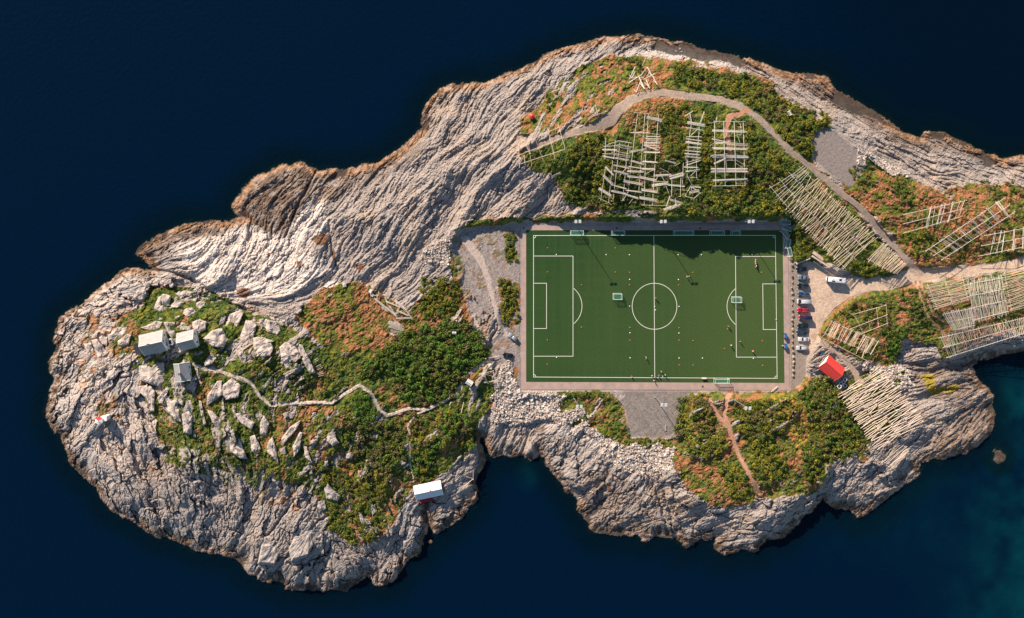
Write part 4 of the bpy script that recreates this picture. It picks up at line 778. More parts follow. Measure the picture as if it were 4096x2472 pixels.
NJ = ["pelvis","spine","chest","neck","head","shl","ell","wrl","hal","shr","elr","wrr","har","hipl","knl","anl","tol","hipr","knr","anr","tor"]
ED = [("pelvis","spine"),("spine","chest"),("chest","neck"),("neck","head"),("chest","shl"),("shl","ell"),("ell","wrl"),("wrl","hal"),("chest","shr"),("shr","elr"),("elr","wrr"),("wrr","har"),("pelvis","hipl"),("hipl","knl"),("knl","anl"),("anl","tol"),("pelvis","hipr"),("hipr","knr"),("knr","anr"),("anr","tor")]
RD = {"pelvis":.135,"spine":.125,"chest":.15,"neck":.055,"head":.105,"sh":.075,"el":.048,"wr":.034,"ha":.04,"hip":.10,"kn":.062,"an":.045,"to":.04}
def sub_skin(name, kind, keep_, grow):
    p = pose(kind); nm = [n for n in NJ if n in keep_]
    ix = {n: i for i, n in enumerate(nm)}; js = [p[n] for n in nm]; es = [(ix[a], ix[b]) for a, b in ED if a in ix and b in ix]
    rad = [RD.get(n, RD.get(n[:-1], .05))+grow for n in nm]
    return skin_mesh(name, js, es, rad)
SHIRT = {"pelvis","spine","chest","shl","ell","shr","elr"}; SHORT = {"pelvis","hipl","knl","hipr","knr"}
def hair_mesh(kind):
    x, y, z_ = pose(kind)["head"]; mb = MB(); rings = []
    for k in range(6):
        a = math.radians(-10+100*k/5.0); rings.append([(x+.125*math.cos(a)*math.cos(2*math.pi*i/12), y-.015+.135*math.cos(a)*math.sin(2*math.pi*i/12), z_+.02+.135*math.sin(a)) for i in range(12)])
    mb.loft(rings); return mb.mesh("hair", m_hair, True)
def hand_face(kind, me):                                   # five fingers on each hand, nose, ears and eyes
    p = pose(kind); mb = MB(); x, y, z_ = p["head"]
    mb.bar((x,y+.10,z_-.015), (x,y+.145,z_-.035), .022, 6, r2=.012)
    for s in (-1, 1): mb.box((x+s*.112,y,z_-.02), (.02,.05,.07)); mb.bar((x+s*.038,y+.098,z_+.015), (x+s*.038,y+.112,z_+.015), .014, 6, mi=1)
    mb.box((x,y+.108,z_-.062), (.05,.012,.012), mi=1)
    for k, s in (("l",-1),("r",1)):
        w = Vector(p["wr"+k]); h_ = Vector(p["ha"+k]); d = (h_-w).normalized(); side = d.cross(Vector((0,1,.3))).normalized()
        for q in range(4):
            b0 = h_+side*(q-1.5)*.02+d*.02; ln = (.065,.078,.072,.055)[q]; mb.bar(b0, b0+d*ln*.55+Vector((0,.008,0)), .009, 5); mb.bar(b0+d*ln*.55+Vector((0,.008,0)), b0+d*ln+Vector((0,.025,0)), .008, 5, r2=.006)
        mb.bar(h_+side*.035, h_+side*.065+d*.045+Vector((0,.02,0)), .010, 5, r2=.008)
    return mb
m_hair = mat("hair", (.06,.035,.02), .7, noise=.3, nscale=20); m_eye = mat("eye and lip", (.12,.03,.03), .4)
m_skin = mat("skin", (.50,.28,.20), .55, noise=.08)
BODY = {}
for k in ("stand","walk","reach","sit"):
    b_ = sub_skin("body", k, set(NJ), 0.0); b_.materials.clear(); b_.materials.append(m_skin); b_.materials.append(m_eye)
    mb = hand_face(k, b_); bm_v = [v.co[:] for v in b_.vertices]; bm_f = [tuple(p.vertices) for p in b_.polygons]
    o = len(bm_v); vs = bm_v+mb.v; fs = bm_f+[tuple(i+o for i in f) for f in mb.f]
    me = bpy.data.meshes.new("person"); me.from_pydata(vs, [], fs); me.materials.append(m_skin); me.materials.append(m_eye)
    me.polygons.foreach_set("material_index", [0]*len(bm_f)+mb.mi); me.polygons.foreach_set("use_smooth", [True]*len(fs))
    sh = sub_skin("shirt", k, SHIRT, .022); so = sub_skin("shorts", k, SHORT, .026); BODY[k] = (me, sh, so, hair_mesh(k))
CLOTH = {}
def cloth(c):
    if c not in CLOTH: CLOTH[c] = mat("cloth", c, .85, noise=.1, nscale=6)
    return CLOTH[c]
def person(px, py, kind, deg, top, bot, label, group=None, z=None):
    me, sh, so, ha = BODY[kind]; z = (5.02 if z is None else z)
    o = link("person", me); o.location = P(px, py, z); o.rotation_euler = (0, 0, math.radians(deg)); tag(o, label, "person", group)
    for nm, m_, c in (("shirt", sh, top), ("shorts", so, bot)):
        c_ = link(nm, m_, o)
        if not m_.materials: m_.materials.append(None)
        c_.material_slots[0].link = 'OBJECT'; c_.material_slots[0].material = cloth(c)
    link("hair", ha, o); return o
WT, PK, BK, BL, RD_, YL = (.75,.75,.75), (.75,.28,.28), (.02,.02,.03), (.03,.12,.45), (.6,.03,.04), (.7,.5,.05)
g1 = "players lined up in the penalty area"
person(3019,1039,"stand",90,WT,BK,"topmost of the four players lined up in the right penalty area",g1); person(3019,1047,"walk",80,PK,WT,"second player down in the line inside the right penalty area",g1)
person(3019.6,1055,"stand",95,WT,RD_,"third player down in the line inside the right penalty area",g1); person(3021,1064,"reach",70,WT,BK,"lowest player of the line, arms spread, in the right penalty area",g1)
g2 = "people spread over the pitch"
person(2746,1107,"reach",-60,PK,WT,"running player with spread arms left of the penalty box",g2); person(2621,1191,"stand",180,YL,BK,"lone person inside the centre circle near halfway",g2)
person(2911.5,1305,"stand",0,BK,WT,"person in black left of the lower penalty arc",g2); person(2921.5,1380,"walk",200,WT,PK,"person in white just left of the penalty area line",g2)
person(2959,1365,"stand",150,WT,BK,"person in white inside the penalty area near its left line",g2); person(3008,1403,"walk",30,WT,RD_,"person in white and red above the lower penalty box line",g2)
person(2582.5,1429,"reach",100,WT,BL,"person in white and blue below left of the centre circle",g2)
g3 = "people by the lower touchline"
person(2526,1507.5,"sit",0,PK,BK,"person sitting on the lower touchline left of halfway",g3); person(2606,1501.5,"stand",20,WT,BK,"person standing just left of the halfway line end",g3); person(2622.5,1508,"sit",120,RD_,BK,"person in red sitting where halfway meets the touchline",g3)
person(2614,1521,"walk",-30,(.55,.7,.8),WT,"person in pale blue walking below the touchline at halfway",g3); person(2643.5,1485,"stand",60,PK,BK,"person in pink standing above the touchline right of halfway",g3); person(2658.5,1498.5,"walk",-80,WT,BK,"person in white walking above the touchline right of halfway",g3); person(2634,1504,"sit",10,BL,BL,"person in blue sitting above the touchline at halfway",g3)
person(3129,1382,"sit",90,WT,BK,"person in white sitting beside the lower blue bench")
person(2362,1964,"sit",40,WT,BK,"person in white sitting on the brown rock by the lower cove","people on the shore rocks",zat(2362,1964)); person(2370,1968,"sit",160,PK,WT,"person in pink sitting on the brown rock by the lower cove","people on the shore rocks",zat(2370,1968))
person(3753,1723,"sit",60,RD_,BK,"person in red sitting on the rocks right of the large rack","people on the shore rocks",zat(3753,1723)); person(3746,1721,"sit",-60,WT,BL,"person in white and blue sitting right of the large rack","people on the shore rocks",zat(3746,1721))

# benches ---------------------------------------------------------------------
def bench(px, py, deg, colr, label, L=3.6, z=None, group=None):
    z = zat(px, py) if z is None else z
    t = thing("bench", label, "bench", P(px, py, z), math.radians(deg), group); m_ = mat("bench paint", colr, .5, noise=.1)
    mb = MB(); mb.box((0,0,.45), (L,.55,.08)); mb.build("seat", m_, t)
    mb = MB(); mb.box((0,.3,.75), (L,.08,.5)); mb.build("backrest", m_, t)
    for s in (-1, 1): mb = MB(); mb.box((s*(L/2-.25),0,.205), (.1,.5,.41)); mb.build("leg", m_galv, t)
    return t
for py, lb in ((1341,"upper blue team shelter beside the goal line"),(1382,"lower blue team shelter beside the goal line")):
    t = thing("team_shelter", lb, "shelter", P(3137,py,5.02), math.radians(-90), "blue team shelters"); mb_ = mat("blue sheet", (.03,.13,.33), .4, noise=.1)
    mb = MB(); mb.box((0,.1,1.55), (1.9,1.1,.06)); mb.build("roof", mb_, t); mb = MB(); mb.box((0,.62,.85), (1.9,.05,1.34)); mb.build("back_panel", mb_, t)
    for s in (-1, 1): mb = MB(); mb.box((s*.93,.1,.76), (.05,.98,1.5)); mb.build("side_panel", mb_, t)
    mb = MB(); mb.box((0,.3,.45), (1.7,.4,.08)); mb.build("seat", m_white, t)
bench(2815,1511,180,(.6,.55,.47),"pale wooden bench on the lower touchline right of halfway",2.0,5.02)
mb = MB(); m_ballw = mat("ball leather", (.8,.8,.78), .4); me = None
for px, py in ((2756,1105),(3104,1279),(2651,1504.5)):
    mb = MB(); rings = [[(.2*math.sin(math.pi*k/6+.001)*math.cos(2*math.pi*i/10), .2*math.sin(math.pi*k/6+.001)*math.sin(2*math.pi*i/10), .2-.2*math.cos(math.pi*k/6)) for i in range(10)] for k in range(7)]
    mb.loft(rings); o = mb.build("football", m_ballw, None, True); o.location = P(px, py, 5.02)
    tag(o, {2756:"white football by the running player left of the penalty box",3104:"white football on the right goal line",2651:"white football among the people by the lower touchline"}[px], "football", "footballs on the pitch")
# ---------------------------------------------------------------- boulders
def rock_mat(name, a, b2, sc=.55):
    m = mat(name, a, .9, noise=.3, nscale=sc, bump=.9, col2=b2); m.node_tree.nodes["Bump"].inputs["Distance"].default_value = .35; return m
m_bw = rock_mat("pale granite", (.50,.42,.37), (.30,.265,.245)); m_bg = rock_mat("grey granite", (.40,.35,.32), (.22,.20,.19)); m_bt = rock_mat("tan stone", (.50,.38,.25), (.30,.23,.16), 1.5)
def area(p): return abs(sum(p[i][0]*p[(i+1)%len(p)][1]-p[(i+1)%len(p)][0]*p[i][1] for i in range(len(p))))/2
def boulder(poly, label, m, hf=1.0, group=None):
    r = random.Random(int(poly[0][0]*7+poly[0][1]))
    cx = sum(p[0] for p in poly)/len(poly); cy = sum(p[1] for p in poly)/len(poly)
    A = area(poly)/SC/SC; h = min(2.6, .42*math.sqrt(A)*.55+.35)*hf
    out = []
    for i in range(len(poly)):
        a, b = poly[i], poly[(i+1) % len(poly)]; n = max(2, int(math.hypot(b[0]-a[0], b[1]-a[1])/6))
        for k in range(n):
            t_ = k/n; out.append((a[0]+(b[0]-a[0])*t_+r.uniform(-1, 1)*1.1, a[1]+(b[1]-a[1])*t_+r.uniform(-1, 1)*1.1))
    n = len(out); zt = min(zsm(*q) for q in out)*.3+sum(zsm(*q) for q in out)/n*.7
    R_ = math.sqrt(A)*SC; tx, ty = r.uniform(-.16, .28), r.uniform(-.25, .12)
    ra = r.uniform(0, math.pi); rn = (math.cos(ra), math.sin(ra)); rs = r.uniform(.12, .4)
    base = P(cx, cy, zt); rings = []
    for t_, zf in ((1.03, -1.5), (1.0, .15), (.965, .62), (.90, .86), (.78, .95), (.6, 1), (.4, 1), (.2, 1)):
        ring = []
        for (x, y) in out:
            X = cx+(x-cx)*t_; Y = cy+(y-cy)*t_; dx, dy = (X-cx)/SC, (Y-cy)/SC
            zz = zt+h*zf
            if zf > 0: zz += (dx*-tx+dy*ty*-1)*zf*.6-abs(dx*rn[0]+dy*rn[1])*rs*.5*zf+float(fbm(np.float64(X), np.float64(Y), 17, 3, 301))*.8*zf+(.12*r.uniform(-1, 1) if t_ < .95 else 0)
            ring.append(P(X, Y, zz)-base)
        rings.append(ring)
    mb = MB(); mb.loft(rings, close=False); o_ = (len(rings)-1)*n
    c = sum((Vector(v) for v in rings[-1]), Vector())/n; mb.v.append(tuple(c)); ci = len(mb.v)-1
    for i in range(n): mb.f.append((o_+i, o_+(i+1) % n, ci)); mb.mi.append(0)
    if (Vector(rings[1][1])-Vector(rings[1][0])).cross(Vector(rings[2][0])-Vector(rings[1][0])).dot(Vector(rings[1][0])) < 0: mb.f = [f[::-1] for f in mb.f]
    o = mb.build("boulder", m); o.location = base; tag(o, label, "boulder", group); return o
LMK = [("the large white house",610,1372),("the smaller white house",745,1362),("the slate-roofed outbuilding",725,1490),("the white beacon hut",395,1685),("the bend of the stone path",1115,1618),("the west end of the stone path",800,1472),("the blue and white boathouse",1713,1964),("the forked stone path",1540,1660),("the gully across the islet",1000,1240),("the south-west cliff",880,2100)]
used_l = {}
def where(x, y):
    k = min(LMK, key=lambda q: math.hypot(q[1]-x, q[2]-y)); dx, dy = x-k[1], y-k[2]; d = math.hypot(dx, dy)
    dr = ("right of" if dx > 0 else "left of") if abs(dx) > 1.6*abs(dy) else ("below" if dy > 0 else "above") if abs(dy) > 1.6*abs(dx) else ("lower right of" if dy > 0 and dx > 0 else "lower left of" if dy > 0 else "upper right of" if dx > 0 else "upper left of")
    return ("just " if d < 75 else "far " if d > 190 else "")+dr+" "+k[0]
items = []
for L_, ox_, oy_ in ((BA, 0, 900), (BB, 200, 1555)):
    for p in L_: items.append([(x+ox_, y+oy_) for x, y in p])
ordw = ["", "second ", "third ", "fourth ", "fifth ", "sixth "]
for p in items:
    cx = sum(q[0] for q in p)/len(p); cy = sum(q[1] for q in p)/len(p); A = area(p); xs = [q[0] for q in p]; ys = [q[1] for q in p]
    el = max(max(xs)-min(xs), max(ys)-min(ys))/(math.sqrt(A)+1); size = "huge" if A > 6000 else "large" if A > 2200 else "middling" if A > 900 else "small"
    lb = f"{size} {'long' if el > 1.55 else 'blocky'} pale granite boulder {where(cx, cy)}"; k = used_l.get(lb, 0); used_l[lb] = k+1
    if k: lb = ordw[min(k, 5)]+lb
    boulder(p, lb, m_bg if cy > 1900 or A < 900 else m_bw, .75 if A > 6000 else 1.0, "pale boulders of the islet")
# row of stones between pavement and car park
ys_ = [1039,1059,1080,1106,1128,1152,1172,1195,1217,1242,1262,1281,1298,1318,1338,1363,1387,1408,1428,1448,1465,1483,1502]
for i, y in enumerate(ys_):
    x = 3168+(y-1039)*.012+random.uniform(-2, 2); r_ = random.uniform(4.2, 6.2)
    p = [(x+r_*random.uniform(.75, 1.1)*math.cos(a*math.pi/3.5+.3), y+r_*random.uniform(.8, 1.25)*math.sin(a*math.pi/3.5+.3)) for a in range(7)]
    boulder(p, "tan stone in the straight row between the pavement and the parked cars", m_bt, 1.25, "row of stones beside the car park")
# big quarried blocks
def blk(px, py, s, m, name="quarry_stone", label=None, group=None):
    r = random; mb = MB(); v = []
    for sz in (-1, 1):
        for sx, sy in ((-1,-1),(1,-1),(1,1),(-1,1)): v.append(Vector((sx*s*r.uniform(.6,1)*(1 if sz < 0 else .8), sy*s*r.uniform(.45,.8)*(1 if sz < 0 else .8), sz*s*r.uniform(.35,.65))))
    mb.add(v, [(3,2,1,0),(4,5,6,7),(0,1,5,4),(1,2,6,5),(2,3,7,6),(3,0,4,7)]); o = mb.build(name, m)
    o.rotation_euler = (r.uniform(-.25,.25), r.uniform(-.25,.25), r.uniform(0,6.28)); o.location = P(px, py, zsm(px, py)+s*.35); tag(o, label, "stone", group); return o
m_qw = rock_mat("white quarry stone", (.62,.56,.51), (.42,.37,.34), .9)
edge = [(2035,1465),(2052,1520),(2075,1560),(2110,1590),(2150,1610),(2190,1630),(2230,1655)]
for i in range(len(edge)-1):
    for k in range(9):
        t_ = random.random(); d = abs(random.gauss(0, 16)); x = edge[i][0]+(edge[i+1][0]-edge[i][0])*t_-d*.5; y = edge[i][1]+(edge[i+1][1]-edge[i][1])*t_+d
        blk(x, y, random.uniform(.5, .95), m_qw, "quarry_stone", "white quarried block in the bank below the lower left pitch corner", "white quarried blocks below the pitch corner")
for x, y, s in ((2455,1782,1.1),(2670,1808,1.2),(2663,1820,.9),(2658,1877,.9),(2345,1690,.7),(2450,1790,.8),(3536,1470,.6),(3640,1530,1.1),(3655,1540,.8),(3594,1472,.7),(3600,1500,.8),(1483,1165,1.2),(1490,1180,1.0),(1378,1140,1.1),(1960,1463,.9),(1962,1472,.8)):
    blk(x, y, s, m_qw, "boulder", "bright white rounded stone lying loose "+("on the shingle below the gravel yard" if y > 1600 and x < 3000 else "among rubble right of the red-roofed cafe" if x > 3000 else "beside the broken racks on the heath" if y < 1300 else "by the gravel turning place"), "bright white loose stones")
# rubble: thousands of small stones
def stones(regions, n, rmin, rmax):
    V_, F_, C_ = [], [], []
    base = np.array([[-1,-1,-1],[1,-1,-1],[1,1,-1],[-1,1,-1],[-1,-1,1],[1,-1,1],[1,1,1],[-1,1,1]], float); fq = np.array([(3,2,1,0),(4,5,6,7),(0,1,5,4),(1,2,6,5),(2,3,7,6),(3,0,4,7)])
    tot = sum(area(p) for p in regions)
    for p in regions:
        k = int(n*area(p)/tot); xs = [q[0] for q in p]; ys = [q[1] for q in p]; X = RNG.uniform(min(xs), max(xs), k*5); Y = RNG.uniform(min(ys), max(ys), k*5)
        ok = (sdist(X, Y, p) > -6) & (bil(veg, X, Y) < .5) & (bil(hard, X, Y) < .2) & (bil(inner, X, Y) < .05) & (bil(FLATM*0+ys_mask, X, Y) < .3); X = X[ok][:k]; Y = Y[ok][:k]
        for x, y in zip(X, Y):
            s = rmin+(rmax-rmin)*RNG.random()**2.6; v = base*RNG.uniform(.55, 1, (8, 3))*np.array([1, .75, .55])*s
            M = Matrix.Rotation(RNG.uniform(0, 6.28), 3, 'Z') @ Matrix.Rotation(RNG.normal(0, .35), 3, 'X') @ Matrix.Rotation(RNG.normal(0, .35), 3, 'Y')
            c = P(x, y, zat(x, y)+s*.25); V_.append(v @ np.array(M).T+np.array(c)); F_.append(fq+8*len(F_)); g = RNG.random(); w_ = .75+.45*RNG.random()
            C_.append(np.tile(np.array([.46,.39,.34] if g < .6 else [.62,.56,.50] if g < .8 else [.30,.26,.24])*w_, (8, 1)))
    return npmesh("rubble", np.concatenate(V_), np.concatenate(F_), attr_mat("rubble stone", .9, 3, .15, .3, .05), np.concatenate(C_))
tag(link("rubble", stones(RUBBLE+[[(1060,1270),(1140,1290),(1150,1330),(1060,1330)]], 9000, .16, .62)), "loose pale rubble and shingle heaped round the ground", "rubble", kind="stuff")

# ---------------------------------------------------------------- buildings
m_wall = mat("white boarded wall", (.74,.73,.71), .6, noise=.05, nscale=2); m_trim = mat("white trim", (.80,.80,.79), .5, noise=.03)
def slate(name, a, b2, sx=1.6, sy=3.0):
    m = bpy.data.materials.new(name); m.use_nodes = True; t = m.node_tree; b = t.nodes["Principled BSDF"]; b.inputs["Roughness"].default_value = .6
    tc = t.nodes.new("ShaderNodeTexCoord"); br = t.nodes.new("ShaderNodeTexBrick"); br.inputs["Scale"].default_value = 1; br.inputs["Brick Width"].default_value = sx; br.inputs["Row Height"].default_value = 1/sy
    br.inputs["Color1"].default_value = (*a, 1); br.inputs["Color2"].default_value = (*b2, 1); br.inputs["Mortar"].default_value = (*[c*.75 for c in b2], 1); br.inputs["Mortar Size"].default_value = .015
    t.links.new(tc.outputs["Object"], br.inputs["Vector"]); t.links.new(br.outputs["Color"], b.inputs["Base Color"]); return m
m_slate = slate("grey slate", (.34,.34,.34), (.25,.255,.26)); m_win = mat("window glass", (.02,.03,.04), .1, spec=.6); m_brick = mat("chimney brick", (.16,.12,.11), .9, noise=.3)
m_redp = mat("red painted board", (.34,.03,.03), .6, noise=.12); m_redroof = mat("red sheet roof", (.60,.055,.045), .45, noise=.06, nscale=8, bump=.1); m_sheet = mat("pale metal sheet roof", (.62,.64,.68), .35, .1, noise=.05)
m_conc = mat("pale concrete", (.50,.46,.41), .85, noise=.12, nscale=1.2); m_wood = mat("weathered timber", (.42,.36,.30), .8, noise=.25, nscale=2); m_wood2 = mat("pale peeled poles", (.78,.64,.51), .75, noise=.2, nscale=1.5, col2=(.46,.36,.29)); m_wood3 = mat("grey weathered poles", (.68,.62,.56), .8, noise=.25, nscale=1.5); m_dark = mat("dark tar felt", (.035,.04,.05), .8, noise=.2)
def house(name, label, cat, cx, cy, L, W, deg, eave, ridge, mwall, mroof, z0=None, over=.3, chimney=None, windows=(), extra=None, group=None):
    z0 = (max(zat(cx+dx, cy+dy) for dx in (-25,0,25) for dy in (-20,0,20))*.5+zsm(cx, cy)*.5) if z0 is None else z0
    zm = z0+(eave+ridge)/2; c = P(cx, cy, zm); t = thing(name, label, cat, (c.x, c.y, z0), math.radians(deg), group)
    mb = MB(); h, w = L/2, W/2; B = -2.5
    mb.add([(-h,-w,B),(h,-w,B),(h,w,B),(-h,w,B),(-h,-w,eave),(h,-w,eave),(h,w,eave),(-h,w,eave),(-h,0,ridge-.12),(h,0,ridge-.12)], [(0,1,5,4),(2,3,7,6),(1,2,6,9,5),(3,0,4,8,7),(3,2,1,0)])
    mb.build("wall", mwall, t)
    rf = None; mb = MB(); th = .12; sl = (ridge-eave)/w; e = over
    for s in (-1, 1):
        a = Vector((-h-e, 0, ridge)); b = Vector((h+e, 0, ridge)); cc = Vector((h+e, s*(w+e), eave-sl*e)); d = Vector((-h-e, s*(w+e), eave-sl*e)); up_ = Vector((0,0,th))
        v = [a,b,cc,d,a+up_,b+up_,cc+up_,d+up_]; f = [(0,1,2,3),(7,6,5,4),(0,4,5,1),(1,5,6,2),(2,6,7,3),(3,7,4,0)]
        mb.add(v, f if s > 0 else [q[::-1] for q in f])
    rf = mb.build("roof", mroof, t)
    mb = MB()
    for s in (-1, 1):
        for sx in (-1, 1): mb.bar((sx*(h+e), 0, ridge+.08), (sx*(h+e), s*(w+e), eave-sl*e+.08), .11, 4)
    mb.bar((-h-e,0,ridge+.1), (h+e,0,ridge+.1), .09, 5); mb.build("bargeboard", m_trim if mroof != m_redroof else m_redroof, rf)
    if chimney:
        x, y = chimney; mb = MB(); mb.box((x,y,ridge+.2), (.7,.7,1.5)); mb.box((x,y,ridge+1.0), (.85,.85,.12)); mb.build("chimney", m_brick, rf)
    for (x, y, zz, ax, ww, hh) in windows:
        mb = MB(); dx = (ww, .06, hh) if ax == 'y' else (.06, ww, hh); mb.box((0,0,0), dx); wd_ = mb.build("window", m_win, t); wd_.location = (x, y, zz)
        mb = MB()
        for q in (-1, 1):
            if ax == 'y': mb.box((q*ww/2,0,0), (.08,.1,hh+.08)); mb.box((0,0,q*hh/2), (ww,.1,.08))
            else: mb.box((0,q*ww/2,0), (.1,.08,hh+.08)); mb.box((0,0,q*hh/2), (.1,ww,.08))
        mb.build("frame", m_trim, wd_)
    return t
def wins(L, W, eave, nx=3):
    r = []
    for s in (-1, 1):
        for k in range(nx): r.append((-L/2+L*(k+.5)/nx, s*(W/2+.02), eave*.55, 'y', 1.0, 1.1))
        for q in (-.25, .25): r.append((s*(L/2+.02), W*q, eave*.55, 'x', .9, 1.1))
        r.append((s*(L/2+.02), 0, eave+.8, 'x', .8, .9))
    return r
h1 = house("house", "large white house with grey slate roof and small chimney on the islet", "house", 607,1374,8.9,8.2,13,3.6,6.9,m_wall,m_slate,chimney=(-.6,-.1),windows=wins(8.9,8.2,3.6,4))
mb = MB(); mb.box((6.0,-1.2,.4), (1.6,2.6,3.6)); mb.box((6.0,-1.2,2.27), (1.8,2.8,.12)); mb.build("porch", m_wall, h1)
mb = MB(); mb.box((6.2,-1.2,2.37), (1.1,1.7,.06)); mb.build("porch_skylight", m_win, h1)
mb = MB(); 
for k in range(3): mb.box((7.1+k*.35,-1.0,.5-k*.3), (.36,1.3,.3+.0*k))
mb.build("steps", m_conc, h1)
mb = MB(); mb.box((-6.6,-1.0,.2), (3.8,4.4,3.4)); mb.build("annex_wall", m_wall, h1); mb = MB(); mb.box((-6.7,-1.0,2.0), (4.1,4.7,.16)); 
for k in range(5): mb.box((-8.4+k*.85,-1.0,2.11), (.09,4.5,.06))
mb.build("annex_roof", m_dark, h1)
mb = MB(); mb.box((-5.0,2.7,.1), (3.9,3.0,.5)); mb.build("terrace", m_conc, h1)
h2 = house("house", "smaller white house with patched slate roof right of the large one", "house", 743,1363,6.3,6.9,14,3.4,6.3,m_wall,m_slate,windows=wins(6.3,6.9,3.4,3))
h3 = house("outbuilding", "small white outbuilding with slate roof below the two houses", "outbuilding", 724,1490,6.8,5.6,98,2.7,4.6,m_wall,m_slate,chimney=(-.4,.1),windows=[(-1.5,-2.83,1.5,'y',.9,1),(1.5,-2.83,1.5,'y',.9,1),(3.43,0,1.5,'x',.9,1)])
h4 = house("cafe_building", "low white building with bright red roof below the car park", "cafe", 3331,1474,8.2,6.6,-41,2.9,5.0,m_wall,m_redroof,z0=5.1,over=.25,windows=[(-4.13,-1.4,1.5,'x',1.2,1.3),(-4.13,1.4,1.5,'x',1.2,1.3),(0,3.33,1.5,'y',1.2,1),(0,-3.33,1.5,'y',1.2,1)])
mb = MB()
for k in range(22): mb.bar((-4.3+k*.41,-3.55,2.80+.0), (-4.3+k*.41,0,5.14), .035, 4); mb.bar((-4.3+k*.41,3.55,2.80), (-4.3+k*.41,0,5.14), .035, 4)
mb.build("roof_seams", m_redroof, h4); mb = MB(); mb.box((-4.12,0,1.0), (.08,1.0,2.0)); mb.build("door", m_win, h4)
bh = house("boathouse", "red boathouse with white and blue metal roof at the water", "boathouse", 1713,1964,10.8,5.6,12,2.9,4.4,m_redp,m_sheet,z0=3.6,over=.35,windows=wins(10.8,5.6,2.9,4))
mb = MB(); mb.box((1.0,.1,4.75), (.5,.5,.9)); mb.box((1.0,.1,5.25), (.62,.62,.1)); mb.build("chimney", m_brick, [c for c in bh.children if c.name.startswith("roof")][0])
mb = MB()
for k in range(20): 
    for s in (-1, 1): mb.bar((-5.4+k*.57, s*3.1, 2.86), (-5.4+k*.57, 0, 4.54), .022, 4)
mb.build("roof_seams", m_sheet, bh)
def slab(name, label, cat, poly, z, th, m, group=None):
    c = P(sum(p[0] for p in poly)/len(poly), sum(p[1] for p in poly)/len(poly), z); v = [P(x, y, z)-c for x, y in poly]; n = len(v)
    if sum((v[i].x*v[(i+1)%n].y-v[(i+1)%n].x*v[i].y) for i in range(n)) < 0: v = v[::-1]
    mb = MB(); mb.add([q-Vector((0,0,th)) for q in v]+v, [tuple(range(n))[::-1], tuple(range(n, 2*n))]+[(i, (i+1)%n, n+(i+1)%n, n+i) for i in range(n)])
    o = mb.build(name, m); o.location = c; tag(o, label, cat, group); return o
slab("deck", "red painted timber deck beside and below the boathouse", "deck", [(1632,1922),(1662,1917),(1684,1938),(1690,1980),(1770,1985),(1745,2000),(1672,2016),(1655,1985)], 3.7, .4, m_redp)
def plankway(name, label, cat, a, b, w, z1, z2, n, m):
    pa, pb = P(a[0], a[1], z1), P(b[0], b[1], z2); d = (pb-pa); L = d.length; t = thing(name, label, cat, pa, math.atan2(d.y, d.x)); sl_ = (z2-z1)/L
    for k in range(n): mb = MB(); mb.box((0,0,0), (L/n*.62, w, .06)); o = mb.build("plank", m, t); o.location = (L*(k+.5)/n, 0, sl_*L*(k+.5)/n)
    for s in (-1, 1): mb = MB(); mb.bar((0, s*w*.42, -.1), (L, s*w*.42, -.1+z2-z1), .07, 5); mb.build("bearer", m, t)
plankway("boardwalk", "slatted timber walkway running left from the boathouse deck", "boardwalk", (1600,2014), (1666,1998), 1.7, 4.4, 3.75, 17, m_wood2)
plankway("slipway", "grey timber slipway right of the boathouse", "slipway", (1776,1982), (1824,1975), 2.1, 2.8, 2.2, 14, m_wood)
slab("jetty", "small stone jetty with orange rubble at the boathouse cove", "jetty", [(1838,1980),(1862,1963),(1876,1956),(1880,1966),(1906,1967),(1902,1990),(1893,1998),(1866,1993)], 1.5, 2.5, rock_mat("jetty stone", (.50,.30,.18), (.22,.15,.11), 2.2))
t = thing("derrick", "timber derrick of three poles above the stone jetty", "derrick", P(1893,1914,2))
for a, b in (((1893,1880),(1893,1915)),((1865,1907),(1893,1915)),((1892,1916),(1852,1949))):
    mb = MB(); mb.bar(P(*a,5)-t.location, P(*b,3.2)-t.location, .14, 6); mb.build("pole", m_wood2, t)
mb = MB(); mb.bar((0,0,-1.5), (0,0,1.6), .14, 6); mb.build("mast", m_wood2, t)
slab("landing_platform", "dark weathered platform under the derrick poles", "platform", [(1866,1898),(1880,1888),(1914,1893),(1903,1927),(1872,1922)], 1.8, .25, mat("wet timber", (.10,.09,.08), .9, noise=.3))
# table and chairs on the deck
def tchair(px, py, deg, lb):
    t = thing("garden_chair", lb, "chair", P(px,py,3.7), math.radians(deg), "white chairs round the deck table")
    mb = MB(); mb.box((0,0,.44), (.62,.6,.07)); mb.build("seat", m_white, t); mb = MB(); mb.box((0,.3,.75), (.62,.07,.6)); mb.build("backrest", m_white, t)
    for sx in (-1,1):
        for sy in (-1,1): mb = MB(); mb.box((sx*.26,sy*.24,.2), (.05,.05,.4)); mb.build("leg", m_white, t)
t = thing("garden_table", "square white table on the red deck", "table", P(1661.5,1932,3.7), .2); mb = MB(); mb.box((0,0,.72), (1.0,1.0,.05)); mb.build("tabletop", m_white, t)
for sx in (-1,1):
    for sy in (-1,1): mb = MB(); mb.box((sx*.42,sy*.42,.35), (.06,.06,.7)); mb.build("leg", m_white, t)
for px, py, dg_, lb in ((1656,1939,120,"white chair below left of the deck table"),(1671,1932,-80,"white chair right of the deck table"),(1664,1941,190,"white chair directly below the deck table"),(1672,1939,-140,"white chair below right of the deck table")): tchair(px, py, dg_, lb)
